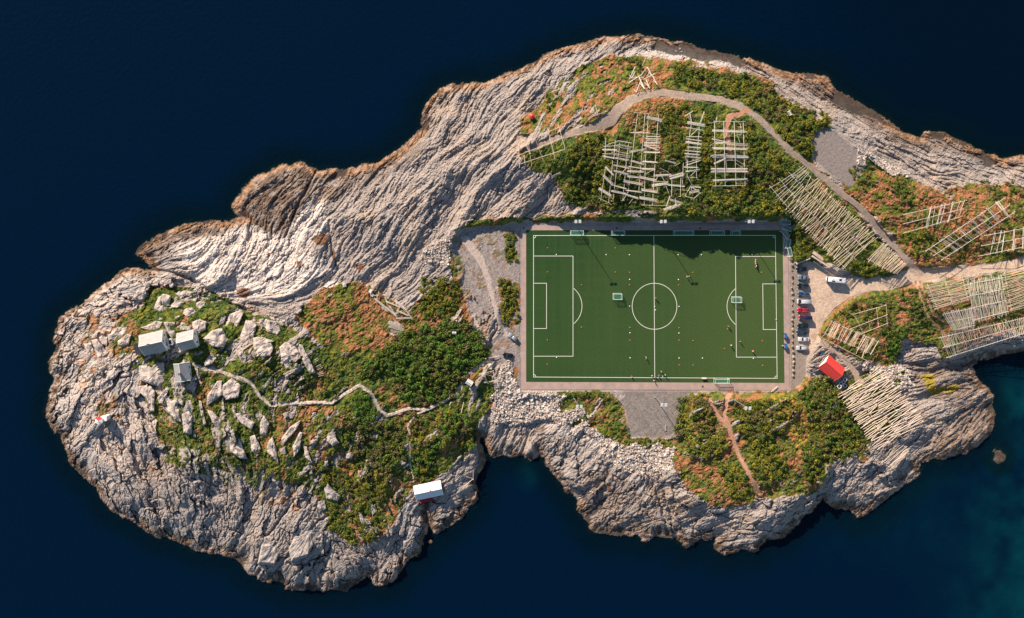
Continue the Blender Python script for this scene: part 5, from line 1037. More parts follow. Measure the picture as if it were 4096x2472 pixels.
# cafe terrace, glass, fish tubs
ct = slab("terrace", "pale concrete terrace with broad steps in front of the red-roofed building", "terrace", [(3246,1412),(3263,1396),(3286,1401),(3316,1421),(3270,1468),(3240,1462),(3236,1440)], 5.45, 1.0, m_conc)
for k in range(3):
    o = slab("step", None, None, [(3263-k*3.5-3,1393-k*.5),(3264-k*3,1397),(3236-k*2.6,1441),(3243-k*3,1464),(3239-k*3.2,1465),(3232-k*3,1441)], 5.36-k*.13, .9, m_conc); w_ = o.location.copy(); o.parent = ct; o.location = w_-ct.location
    for key in ("label", "category"):
        if key in o: del o[key]
o = slab("glass_roof", "blue glass table canopy on the terrace by the red-roofed building", "canopy", [(3279,1404),(3287,1403),(3304,1417),(3289,1430),(3278,1422)], 7.3, .1, mat("blue glass", (.04,.09,.16), .15, noise=.6, nscale=3))
for i, (px, py, cc, lb) in enumerate([(3376.6,1517,0,"dark fish tub at the upper right of the group of five"),(3370,1527,1,"fish tub filled with brown material in the middle of the group"),(3360.7,1534,0,"dark fish tub between the brown one and the lowest"),(3353.9,1544.6,0,"largest dark fish tub at the lower left of the group"),(3376.6,1541.6,0,"dark fish tub at the lower right of the group")]):
    z = zsm(px, py)+.1; t = thing("fish_tub", lb, "tub", P(px, py, z), math.radians(-40), "fish tubs behind the red-roofed building"); w_ = .68 if i != 3 else .78
    oc = lambda r, zz: [(r*x, r*y, zz) for x, y in ((1,.55),(.55,1),(-.55,1),(-1,.55),(-1,-.55),(-.55,-1),(.55,-1),(1,-.55))]
    mb = MB(); mb.loft([oc(w_*.9,0), oc(w_,.85), oc(w_*1.05,.9), oc(w_*.82,.9), oc(w_*.78,.6)]); mb.build("tub_wall", m_white, t)
    mb = MB(); mb.add(oc(w_*.8,.66), [tuple(range(8))]); mb.build("contents", mat("tub contents", (.16,.09,.03) if cc else (.02,.03,.06), .3), t)
# beacons
def beacon(name, label, px, py, r, h, n, cols, zt=None):
    z0 = zat(px, py); c = P(px, py, z0+h); t = thing(name, label, "beacon", (c.x, c.y, z0)); ring = lambda rr_, zz: [(rr_*math.cos(2*math.pi*(k+.5)/n), rr_*math.sin(2*math.pi*(k+.5)/n), zz) for k in range(n)]
    mb = MB(); mb.loft([ring(r*.8, -1), ring(r*.8, h-.9)]); mb.build("tower", m_wall, t)
    mb = MB(); mb.loft([ring(r*.62, h-.9), ring(r*.62, h-.5)]); mb.build("lantern", m_win, t)
    mb = MB(); a = ring(r, h-.55)
    mb.add(a+[(0,0,h)]+ring(r, h-.66), [(k, (k+1)%n, n) for k in range(n)]+[(n+1+k, n+1+(k+1)%n, (k+1)%n, k) for k in range(n)]); mb.mi = [cols[k % len(cols)] for k in range(n)]+[0]*n
    mb.build("roof", [m_redroof, m_trim], t); mb = MB(); mb.bar((0,0,h-.1), (0,0,h+.35), .07, 6); mb.build("finial", m_redroof, t); return t
beacon("light_beacon", "small beacon with eight-sided bright red roof on the rock slope", 2128, 463, 1.3, 3.6, 8, [0])
b2_ = beacon("light_beacon", "white beacon hut with red and white six-sided roof on the islet", 393, 1684, 1.75, 4.6, 6, [0,0,1,1,1,1]); mb = MB(); mb.box((1.7,.6,1.0), (1.7,1.8,4.0)); mb.build("annex", m_wall, b2_); mb = MB(); mb.box((1.75,.6,3.06), (1.9,2.0,.1)); mb.build("annex_roof", m_trim, b2_)
house("shed", "small hut with whitewashed plank roof beside the stone path", "shed", 1878,1531,2.2,1.9,-32,2.3,2.7,m_wood,mat("whitewashed planks",(.55,.53,.5),.7,noise=.15,nscale=4),over=.15)
house("shed", "tiny grey-roofed shed in the green slope left of the pitch", "shed", 1817,1332,1.2,1.0,0,1.5,1.7,m_wood,m_slate,over=.1)
house("shed", "tiny tilted grey hut among bushes above the road bend", "shed", 3160,452,1.5,1.1,-60,1.5,1.8,m_wood,m_slate,over=.1)
for px, py, lb in ((555,1450,"blue and white deckchair below the large white house"),(530,1531,"blue folded deckchair lying on the grass strip")):
    t = thing("deckchair", lb, "deckchair", P(px,py,zat(px,py)+.1), .5); mb_ = mat("blue canvas", (.04,.14,.5), .7, noise=.1); mb = MB(); mb.box((0,0,.35), (.7,1.0,.05)); mb.build("seat", mb_, t); mb = MB(); mb.box((0,.75,.6), (.7,.5,.06)); mb.build("backrest", m_white, t)
    for s in (-1,1): mb = MB(); mb.bar((s*.36,-.5,0), (s*.36,.5,.4), .03, 4); mb.build("leg", m_wood, t)
# yard posts and planks
m_post = mat("thin grey post", (.30,.29,.27), .6, noise=.1)
for i, (x, y) in enumerate([(1065,280),(1115,275),(1180,275),(1205,250),(1330,280),(1395,280),(1115,365),(1205,365),(1240,400),(1045,455),(1100,455),(1150,300),(1290,330)]):
    px, py = 2050+x*.4707, 1500+y*.4707; o = MB(); o.bar((0,0,-.2), (0,0,3.2), .05, 6); o.bar((-.3,0,3.15), (.3,0,3.15), .04, 5); p_ = o.build("yard_post", m_post); p_.location = P(px,py,zat(px,py)); tag(p_, "thin grey post casting a long shadow on the gravel yard", "post", "thin posts on the gravel yard")
for (x0_, y0_, x1_, y1_, lb) in ((2662,1700,2663,1723,"short timber beam lying in the middle of the gravel yard"),(2718,1674,2721,1712,"long timber beam on the right edge of the gravel yard")):
    a = P(x0_,y0_,zat(x0_,y0_)+.25); b = P(x1_,y1_,zat(x1_,y1_)+.25); mb = MB(); mb.box(((b-a).length/2,0,0), ((b-a).length,.45,.35)); o = mb.build("timber_beam", m_wood); o.location = a; o.rotation_euler = (0,0,math.atan2((b-a).y,(b-a).x)); tag(o, lb, "beam", "timber beams on the gravel yard")
# ---------------------------------------------------------------- poles and drying racks
mb = MB(); mb.bar((0,0,0), (0,0,1), 1, 6, r2=.72); POLE = {m_: None for m_ in ()}
def pole_mesh(m_): 
    k = m_.name
    if k not in PM:
        b = MB(); b.bar((0,0,0), (0,0,1), 1, 6, r2=.7); PM[k] = b.mesh("pole", m_)
    return PM[k]
PM = {}
def pole(a, b, r, m_, parent, name="pole"):
    d = b-a; o = link(name, pole_mesh(m_), parent); o.location = a-(parent.location if parent else Vector()); o.rotation_mode = 'QUATERNION'; o.rotation_quaternion = d.to_track_quat('Z', 'Y'); o.scale = (r, r, max(d.length, .01)); return o
def rack(label, rails, bundles, m_, h=3.4, name="drying_rack", group="timber fish drying racks", seed=1, post=4.2, pr=.075, rr_=.10, flat=False):
    r = random.Random(seed); allp = [(q[0], q[1]) for q in rails]+[(q[2], q[3]) for q in rails]
    if not allp: allp = [(q[0], q[1]) for q in bundles]
    cx = sum(p[0] for p in allp)/len(allp); cy = sum(p[1] for p in allp)/len(allp)
    t = thing(name, label, "drying rack" if not flat else "timber heap", P(cx, cy, zsm(cx, cy)), 0, group)
    def top(x, y, e=0): return P(x, y, max(zsm(x, y), .3)+h+e)
    npost = 0
    for (x0_, y0_, x1_, y1_) in rails:
        a, b = top(x0_, y0_), top(x1_, y1_)
        n = max(1, int((b-a).length/14+.5))
        for k in range(n):
            xa, ya = x0_+(x1_-x0_)*k/n, y0_+(y1_-y0_)*k/n; xb, yb = x0_+(x1_-x0_)*(k+1)/n, y0_+(y1_-y0_)*(k+1)/n
            pole(top(xa, ya), top(xb, yb, .02), rr_, m_, t, "rail")
        if flat: continue
        n = max(1, int((b-a).length/post))
        for k in range(n+1):
            if npost >= 90: break
            x, y = x0_+(x1_-x0_)*k/n, y0_+(y1_-y0_)*k/n; tp = top(x, y, -.05); g_ = P(x+r.uniform(-6, 6), y+r.uniform(-6, 6), zsm(x, y)-.3); pole(g_, tp, .075, m_, t, "post"); npost += 1
    ps = []
    for (x0_, y0_, x1_, y1_, n, w) in bundles:
        L = math.hypot(x1_-x0_, y1_-y0_)+1e-6; nx, ny = -(y1_-y0_)/L, (x1_-x0_)/L
        for k in range(n):
            o1 = (k/(max(n-1, 1))-.5)*w; o2 = o1+r.uniform(-1, 1)*min(w, 5)*.25; e0, e1 = r.uniform(-.04, .04), r.uniform(-.04, .04); dz = r.uniform(.1, .32)
            ps.append((top(x0_+nx*o1+(x1_-x0_)*e0, y0_+ny*o1+(y1_-y0_)*e0, dz), top(x1_+nx*o2+(x1_-x0_)*e1, y1_+ny*o2+(y1_-y0_)*e1, dz+r.uniform(-.08, .08))))
    r.shuffle(ps); ps.sort(key=lambda q: -(q[1]-q[0]).length)
    for a, b in ps[:98]: pole(a, b, pr*r.uniform(.8, 1.25), m_, t)
    if len(ps) > 98:
        b_ = MB()
        for a, b in ps[98:]: b_.bar(a-t.location, b-t.location, pr*r.uniform(.8, 1.2), 5)
        o = b_.build("pole_layer", m_, t); tag(o, kind="stuff")
    return t
def dense(label, p00, p10, p11, p01, rows, n, m_, seed, jit=5, clusters=None, gap=0.0, rails=True, extra_r=0, h=3.4, pr=.07):
    r = random.Random(seed)
    def Q(u, v): return ((p00[0]*(1-u)+p10[0]*u)*(1-v)+(p01[0]*(1-u)+p11[0]*u)*v, (p00[1]*(1-u)+p10[1]*u)*(1-v)+(p01[1]*(1-u)+p11[1]*u)*v)
    rl = []
    if rails:
        for k in range(rows+1+extra_r):
            v = .06+.88*k/(rows+extra_r); a, b = Q(-.01, v), Q(1.01, v); rl.append((*a, *b))
    bs = []
    for row in range(rows):
        us = []
        if clusters:
            for c, nn, w in clusters: us += [c+r.uniform(-w, w) for _ in range(nn)]
        else:
            us = [(i+r.uniform(-.45, .45))/n for i in range(n)]
        for u in us:
            if r.random() < gap or u < 0 or u > 1: continue
            v0, v1 = row/rows+r.uniform(-.05, .02), (row+1)/rows+r.uniform(-.02, .05); j = jit*r.uniform(-1, 1); a, b = Q(u, v0), Q(u, v1)
            bs.append((a[0]+j, a[1]+j*.5, b[0]-j, b[1]-j*.5, 1, 0))
    return rack(label, rl, bs, m_, h=h, seed=seed, pr=pr)
dense("long densely poled drying rack running beside the curving gravel road", (3246,700),(3511,956),(3373,1081),(3139,829), 3, 46, m_wood2, 11, 6, pr=.085)
dense("short single-row drying rack stepping down to the main road", (3528,968),(3628,1061),(3588,1098),(3465,1040), 1, 32, m_wood2, 12, 4, pr=.085)
dense("sparse shaded frame at the upper end of the long drying rack", (3205,661),(3245,696),(3141,832),(3070,748), 3, 7, m_wood3, 13, 3)
dense("drying rack of near-level poles beside the twin wheel tracks", (3700,1139),(3744,1242),(3881,1200),(3859,1106), 2, 27, m_wood2, 14, 4, pr=.065)
dense("drying rack of near-level poles cut by the right picture edge", (4008,1094),(4038,1250),(4200,1200),(4180,1045), 2, 36, m_wood2, 15, 5, pr=.065)
dense("drying rack of upright poles between the two level-poled ones", (3866,1128),(4010,1102),(4036,1255),(3893,1290), 3, 36, m_wood3, 16, 3)
dense("drying rack of thin poles at the foot of the wheel tracks", (3770,1253),(3888,1228),(3900,1306),(3812,1325), 1, 36, m_wood3, 17, 4, extra_r=1)
dense("long drying rack strip along the top of the shaded sea cliff", (3755,1346),(4180,1248),(4190,1308),(3792,1435), 2, 74, m_wood3, 18, 5)
dense("drying rack with loose pole clusters furthest up on the east heath", (3616,853),(3868,797),(3838,873),(3613,938), 2, 20, m_wood3, 19, 2, clusters=[(.42,4,.02),(.5,1,.01),(.6,3,.012),(.66,3,.01),(.79,5,.018),(.9,1,.01),(.97,2,.01)])
dense("long slanting drying rack across the east heath above the road", (3700,1001),(4014,789),(4060,853),(3772,1042), 2, 20, m_wood3, 20, 2, clusters=[(.03,2,.01),(.09,2,.01),(.2,5,.03),(.27,3,.02),(.35,1,.01),(.42,4,.015),(.52,3,.02),(.58,3,.02),(.66,2,.02),(.72,2,.01),(.80,6,.02),(.92,7,.018)])
dense("drying rack cut by the right edge just above the main road", (3941,937),(4170,895),(4180,975),(3914,1030), 2, 20, m_wood3, 21, 2, clusters=[(.18,2,.02),(.28,3,.015),(.34,3,.01),(.52,4,.02),(.68,4,.02),(.75,1,.01),(.9,4,.03)])
dense("small drying rack with clustered poles inside the bend of the lot", (3326,1283),(3521,1367),(3490,1421),(3299,1337), 1, 20, m_wood2, 22, 2, clusters=[(.03,4,.03),(.1,5,.03),(.17,4,.02),(.25,3,.02),(.32,3,.02),(.42,7,.03),(.52,6,.03),(.58,3,.02),(.70,6,.03),(.77,3,.02),(.86,9,.04),(.96,4,.015)])
dense("large pale drying rack standing over the rocks right of the red roof", (3517,1467),(3699,1690),(3508,1802),(3356,1573), 4, 38, m_wood2, 23, 6, pr=.14)
dense("small end bay of the large pale rack above the sea rocks", (3618,1779),(3636,1806),(3561,1870),(3525,1848), 1, 12, m_wood2, 24, 2, pr=.1)
def zl(L_, ox_, oy_, s): return [(ox_+a*s, oy_+b*s, ox_+c*s, oy_+d*s) for a, b, c, d in L_]
def zb_(L_, ox_, oy_, s): return [(ox_+a*s, oy_+b*s, ox_+c*s, oy_+d*s, n, w*s) for a, b, c, d, n, w in L_]
s1 = .30261
rack("bare rail frame with almost no poles left of the lower rails inside the lot bend", zl([(700,1190,1280,1487)],3050,950,.3362), zb_([(740,1150,700,1190,1,0),(1180,1440,1255,1240,2,8),(1110,1390,1150,1290,1,0)],3050,950,.3362), m_wood2, seed=31)
rack("bare drying frame of crossing rails on the heath inside the lot bend", zl([(1080,915,1470,805),(1040,1090,1480,920),(1170,1150,1490,1020)],3050,950,.3362), zb_([(1025,890,1110,950,1,0),(1110,950,1195,1130,1,0),(1355,820,1385,1080,1,0),(1470,790,1485,1050,1,0),(1260,970,1285,1120,1,0),(1395,795,1470,810,1,0)],3050,950,.3362), m_wood2, seed=32)
rack("bare ladder-like drying frame over the path left of the green upland", zl([(80,603,635,350),(20,755,660,500),(95,848,695,650)],2050,400,s1), zb_([(80,590,92,900,2,6),(165,540,235,720,2,10),(210,560,258,900,1,0),(290,480,415,825,1,0),(455,370,490,410,1,0),(465,380,565,790,2,8),(605,325,695,640,1,0),(95,840,155,735,1,0),(160,730,160,840,2,6)],2050,400,s1), m_wood2, seed=33)
rack("small drying rack with level rods at the left of the upland group", zl([(1235,500,1220,780),(1360,530,1340,780),(1420,580,1390,810),(1535,560,1505,820)],2050,400,s1), zb_([(1240,600,1400,540,2,6),(1400,540,1575,568,2,8),(1200,615,1400,605,2,6),(1190,655,1380,660,4,14),(1280,720,1380,660,1,0),(1185,710,1375,715,1,0),(1195,745,1530,800,3,12),(1385,590,1575,625,2,8),(1380,620,1555,655,2,6),(1370,680,1550,715,1,0),(1365,710,1550,740,1,0),(1365,735,1545,760,1,0),(1365,760,1545,790,1,0)],2050,400,s1), m_wood3, seed=34)
rack("tall narrow drying rack with ladder rungs near the road junction", zl([(1655,170,1575,800),(1752,180,1700,830),(1797,180,1757,810),(1928,200,1885,830)],2050,400,s1), zb_([(1600,165,1805,180,1,0),(1775,228,1972,268,7,32),(1590,300,1640,298,1,0),(1565,430,1815,435,2,5),(1565,440,1740,410,1,0),(1610,440,1760,495,1,0),(1760,440,1945,455,1,0),(1765,480,1945,485,2,8),(1760,510,1940,515,2,5),(1770,530,1930,535,1,0),(1740,570,1945,560,5,18),(1740,595,1940,605,3,14),(1745,602,1925,662,4,12),(1740,690,1950,695,4,12),(1755,625,1950,632,1,0),(1550,685,1750,650,4,22),(1560,800,1740,850,4,16),(1720,815,1920,825,5,18)],2050,400,s1), m_wood3, seed=35)
rack("wide collapsing drying rack with slumped bundles above the cliff edge", zl([(1575,800,1530,1200),(1700,830,1670,1200),(1757,810,1740,1385),(1885,830,1850,1390),(1390,810,1330,1320),(1505,820,1458,1335),(1325,810,1270,1360),(1230,890,1165,1330)],2050,400,s1),
 zb_([(1340,860,1545,900,4,15),(1540,880,1720,905,3,8),(1710,910,1885,915,5,18),(1520,940,1730,950,5,20),(1340,935,1525,985,6,20),(1230,885,1335,995,4,16),(1520,1005,1700,1030,6,24),(1690,1020,1900,1065,6,28),(1475,1070,1720,1115,7,26),(1195,990,1320,1115,6,28),(1140,1165,1300,1265,7,30),(1310,1120,1505,1175,4,12),(1300,1200,1500,1240,6,18),(1500,1195,1705,1220,5,14),(1705,1185,1915,1215,7,30),(1460,1240,1660,1300,6,18),(1680,1290,1910,1325,8,30),(1415,1000,1500,900,1,0),(1745,980,1880,920,1,0),(1540,1370,1620,1270,1,0),(1455,1335,1530,1215,1,0),(1700,1388,2065,1396,1,0),(1130,1290,1270,1360,1,0),(1270,1350,1310,1390,1,0),(1430,1325,1480,1330,1,0)],2050,400,s1), m_wood3, seed=36)
rack("tangle of slumped bundles on bent posts between two racks", zl([(440,840,430,1110),(410,1020,400,1275),(290,1050,285,1270),(190,1070,130,960),(50,1100,100,1020)],2600,400,s1), zb_([(50,1000,285,990,7,18),(260,1030,445,975,8,42),(30,1130,235,1105,7,28),(230,1120,465,1140,5,16),(240,1080,40,1080,1,0),(90,1140,110,1235,1,0),(215,1140,245,1230,1,0),(265,1270,215,1410,2,6),(130,900,250,955,1,0),(200,800,345,840,4,14),(330,870,400,830,1,0),(370,1275,410,1275,1,0)],2600,400,s1), m_wood3, seed=37)
rack("slim ladder-like drying rack in the middle of the upland", zl([(550,300,510,530),(510,530,490,1020),(655,350,615,800),(615,800,615,1040)],2600,400,s1), zb_([(455,218,568,142,2,5),(490,200,548,290,1,0),(527,180,548,285,2,4),(718,150,665,300,2,8),(498,300,725,338,9,36),(470,362,713,402,2,8),(525,485,650,365,1,0),(480,488,685,488,3,7),(480,515,680,540,3,9),(475,555,680,585,6,24),(490,622,665,632,4,10),(470,670,665,685,4,10),(460,708,655,725,3,9),(470,745,670,768,4,16),(475,830,665,775,1,0),(480,862,660,800,2,6),(450,885,640,895,4,12),(470,945,655,920,4,10),(480,1018,635,1028,1,0),(540,1000,610,930,1,0),(475,760,490,850,2,5)],2600,400,s1), m_wood3, seed=38)
rack("broad four-rail drying rack at the right of the upland group", zl([(852,290,870,1140),(975,285,995,1140),(1112,285,1138,1150),(1232,295,1257,1130)],2600,400,s1), zb_([(845,282,1270,288,2,4),(870,300,885,220,1,0),(775,305,850,300,1,0),(1078,222,1195,322,1,0),(1195,322,1212,430,1,0),(832,405,1270,418,8,24),(975,520,1020,435,1,0),(1115,470,1215,450,1,0),(1160,480,1190,565,1,0),(815,515,1000,555,3,10),(785,605,890,545,1,0),(870,575,1050,552,2,6),(872,562,1285,595,7,24),(835,642,1282,648,9,26),(820,745,1287,755,12,38),(860,730,1030,712,1,0),(845,842,1000,775,4,18),(1000,797,1130,797,1,0),(1130,790,1265,865,1,0),(1140,840,1255,915,1,0),(1000,800,1018,930,2,5),(820,928,1285,928,14,52),(835,1065,1285,1050,7,20),(840,1138,1275,1128,1,0)],2600,400,s1), m_wood3, seed=39)
rack("jumble of fallen posts below the slim ladder rack", zl([(500,1025,555,1115),(555,1115,460,1270)],2600,400,s1), zb_([(555,1150,665,1230,2,6),(665,1230,575,1308,2,6),(460,1272,575,1300,1,0),(520,1225,650,1195,5,26),(540,1140,670,1155,3,14),(430,1190,520,1200,1,0),(545,1090,550,1200,1,0),(260,1315,420,1365,4,20),(330,1290,350,1395,1,0),(180,1450,360,1385,4,24),(250,1450,400,1385,3,14),(300,1300,350,1390,1,0)],2600,400,s1), m_wood3, h=1.4, name="timber_heap", group="fallen racks and timber heaps", seed=40)
s2 = .22482
rack("collapsed rack of crossed pale poles above the road on the north heath", [], zb_([(80,380,185,155,2,5),(75,445,290,310,4,14),(70,305,120,360,2,4),(90,350,340,352,3,8),(90,378,165,378,1,0),(120,360,180,250,2,6),(250,350,350,560,3,10),(290,310,390,175,2,6),(395,165,480,330,3,8),(480,310,575,485,3,8),(320,395,535,285,3,9),(415,255,470,320,2,6),(400,335,425,270,1,0),(275,425,200,620,3,8),(165,570,200,615,2,5),(275,460,330,540,3,9),(370,385,440,550,3,9),(345,445,430,520,2,6),(400,540,435,520,1,0),(190,500,225,445,1,0),(500,400,560,460,2,6),(230,595,350,555,1,0),(300,155,365,15,1,0)],2500,230,s2), m_wood3, h=1.5, name="timber_heap", group="fallen racks and timber heaps", seed=41, flat=True)
s3 = .33627
rack("broken rack scattered as white splinters on the rocks above the heath", [], zb_([(1885,250,2060,230,3,10),(1925,280,2180,480,4,16),(1980,200,1940,330,2,8),(1990,330,2060,420,3,12),(2060,310,2200,370,3,14),(2100,360,2190,500,3,14),(2170,300,2300,420,4,20),(2190,420,2330,480,3,14),(2080,430,2010,380,2,10),(2230,370,2170,470,2,10),(2260,360,2360,500,3,10),(2190,515,2379,515,4,16),(2150,470,2250,430,2,10),(2050,260,2080,340,2,8)],850,1100,s3), m_wood3, h=.7, name="timber_heap", group="fallen racks and timber heaps", seed=42, flat=True)
rack("fan of fallen poles on the slope below the broken rack", [], zb_([(2090,560,2230,600,6,34),(2100,600,2270,650,6,40),(2120,660,2250,690,3,24),(2110,690,2230,745,4,20),(2160,540,2260,620,3,20),(2190,700,2250,712,2,12)],850,1100,s3), m_wood3, h=.7, name="timber_heap", group="fallen racks and timber heaps", seed=43, flat=True)
rack("small white heap of sticks on the dark rock above the south shore", [], zb_([(550,570,630,560,3,20),(560,545,610,590,3,16),(580,590,600,545,2,14),(600,575,640,550,2,14),(555,580,580,560,2,10)],2650,1550,.828), m_galv, h=.5, name="timber_heap", group="fallen racks and timber heaps", seed=44, flat=True)
rack("little four-post frame with ladder roof beside the whitewashed hut", zl([(130,555,235,532),(165,622,262,603)],1850,1200,.5326), zb_([(168,570,187,622,2,5),(232,540,247,606,2,5),(125,560,200,545,4,14),(150,570,180,525,2,8),(180,560,235,575,1,0),(170,610,195,628,1,0),(240,615,262,590,1,0)],1850,1200,.5326), m_wood3, h=2.2, seed=45)
rack("few crossed poles beside the road widening", [], zb_([(1012,245,1145,135,3,16),(1035,110,1120,200,1,0),(1095,70,1130,190,1,0),(1080,210,1250,148,2,6)],2050,400,s1), m_wood3, h=.5, name="timber_heap", group="fallen racks and timber heaps", seed=46, flat=True)
rack("sticks strewn on shaded rock above the left goal line", [], zb_([(485,1000,500,1060,1,0),(510,950,525,1050,1,0),(520,1020,640,960,3,20),(430,1030,400,1240,1,0),(490,1160,475,1300,1,0),(370,960,365,1000,1,0)],2050,400,s1), m_wood3, h=.5, name="timber_heap", group="fallen racks and timber heaps", seed=47, flat=True)
rack("pale splinters of timber along the rock ridge beside the turf terraces", [], zb_([(1115,905,1180,930,3,40),(1220,1020,1260,1000,2,20),(1240,1110,1300,1080,3,40),(1255,1190,1320,1170,3,36),(1130,940,1180,905,2,16)],850,1100,s3), m_wood3, h=.6, name="timber_heap", group="fallen racks and timber heaps", seed=48, flat=True)
for a, b, n, w, lb in (((3184,1054),(3240,1031),3,9,"short pile of three pale logs at the top of the car row"),((3252,1009),(3352,1080),4,12,"long pile of pale logs leading down to the motorhome"),((3248,1024),(3320,1070),2,6,"pair of long pale logs beside the longer pile"),((3255,1045),(3335,1103),1,4,"single long log edging the car park")):
    t = thing("log_pile", lb, "log pile", P((a[0]+b[0])/2, (a[1]+b[1])/2, zsm((a[0]+b[0])/2, (a[1]+b[1])/2)), 0, "log piles by the car park"); L = math.hypot(b[0]-a[0], b[1]-a[1]); nx, ny = -(b[1]-a[1])/L, (b[0]-a[0])/L
    for k in range(n):
        o_ = ((k+.5)/n-.5)*w; pole(P(a[0]+nx*o_, a[1]+ny*o_, zsm(*a)+.5), P(b[0]+nx*o_*1.1, b[1]+ny*o_*1.1, zsm(*b)+.5), .24, m_wood2, t, "log")
for a, b, lb in (((2842,1600),(2853,1612),"white plank lying by the fork of the dirt track"),((1940,1435),(1998,1424),"white driftwood trunk at the end of the stone path"),((1858,885),(1893,878),"white pole lying in the shaded hollow above the left corner"),((1845,1650),(1855,1609),"pale plank standing by the cove above the boathouse"),((1798,1620),(1805,1607),"short pale plank by the forked path"),((3085,1567),(3110,1545),"white wedge frame on the pale rocks under the lower right corner"),((3225,1477),(3262,1502),"pale kerb log below the terrace")):
    o = pole(P(*a, zsm(*a)+.5), P(*b, zsm(*b)+.6), .17, m_wood2, None, "plank"); tag(o, lb, "plank")

# ---------------------------------------------------------------- shrubs
M_LEAF = attr_mat("shrub leaves", .75, 2.5, .12, 0, 0, .25)
PAL = {"dark": ([.035,.08,.014],[.14,.17,.022]), "yellow": ([.07,.11,.014],[.32,.26,.025]), "olive": ([.065,.07,.022],[.20,.155,.055]), "bright": ([.04,.11,.014],[.15,.24,.03]), "gold": ([.06,.08,.012],[.45,.32,.02]), "brown": ([.07,.055,.035],[.24,.16,.11])}
def crown_arrays(kind, n, seed):
    g = np.random.default_rng(seed); lob = g.normal(0, .42, (7, 3)); lob[:, 2] = np.abs(lob[:, 2])*.6+.25; lr = g.uniform(.35, .6, 7)
    k = g.integers(0, 7, n); d = g.normal(0, 1, (n, 3)); d /= np.linalg.norm(d, axis=1)[:, None]; d[:, 2] = np.abs(d[:, 2])*.9+.05; rr2 = lr[k]*g.uniform(.6, 1.08, n)
    c = lob[k]+d*rr2[:, None]*np.array([1, 1, .75]); c[:, 2] = np.clip(c[:, 2], .02, None)
    nrm = d+g.normal(0, .55, (n, 3)); nrm /= np.linalg.norm(nrm, axis=1)[:, None]; up_ = g.normal(0, 1, (n, 3)); a = np.cross(nrm, up_); a /= np.linalg.norm(a, axis=1)[:, None]; b = np.cross(nrm, a)
    s = g.uniform(.07, .15, n)[:, None]; V_ = np.stack([c-a*s-b*s*.7, c+a*s-b*s*.6, c+a*s*.8+b*s, c-a*s*.9+b*s*.8], 1).reshape(-1, 3)
    lo, hi = PAL[kind]; t_ = g.random(n)**1.6; t_ = np.where(g.random(n) < .12, 1.1, t_); C_ = np.array(lo)*(1-t_[:, None])+np.array(hi)*t_[:, None]
    if kind == "gold": C_ = np.where(g.random(n)[:, None] < .55, np.array([.04,.075,.012]), C_)
    return V_, np.arange(4*n).reshape(-1, 4), np.repeat(C_, 4, 0)
VAR = {}
for kd in PAL: VAR[kd] = [crown_arrays(kd, 230, 900+i*17+len(kd)) for i in range(3)]
CM = {kd: [npmesh("crown", a, f, M_LEAF, c) for a, f, c in VAR[kd]] for kd in PAL}
m_stem = mat("shrub stem", (.12,.09,.06), .9); mb = MB()
for k in range(5): a = k*1.26; mb.bar((0,0,-.15), (.35*math.cos(a), .35*math.sin(a), .55), .05, 5, r2=.02)
STEM = mb.mesh("stem", m_stem)
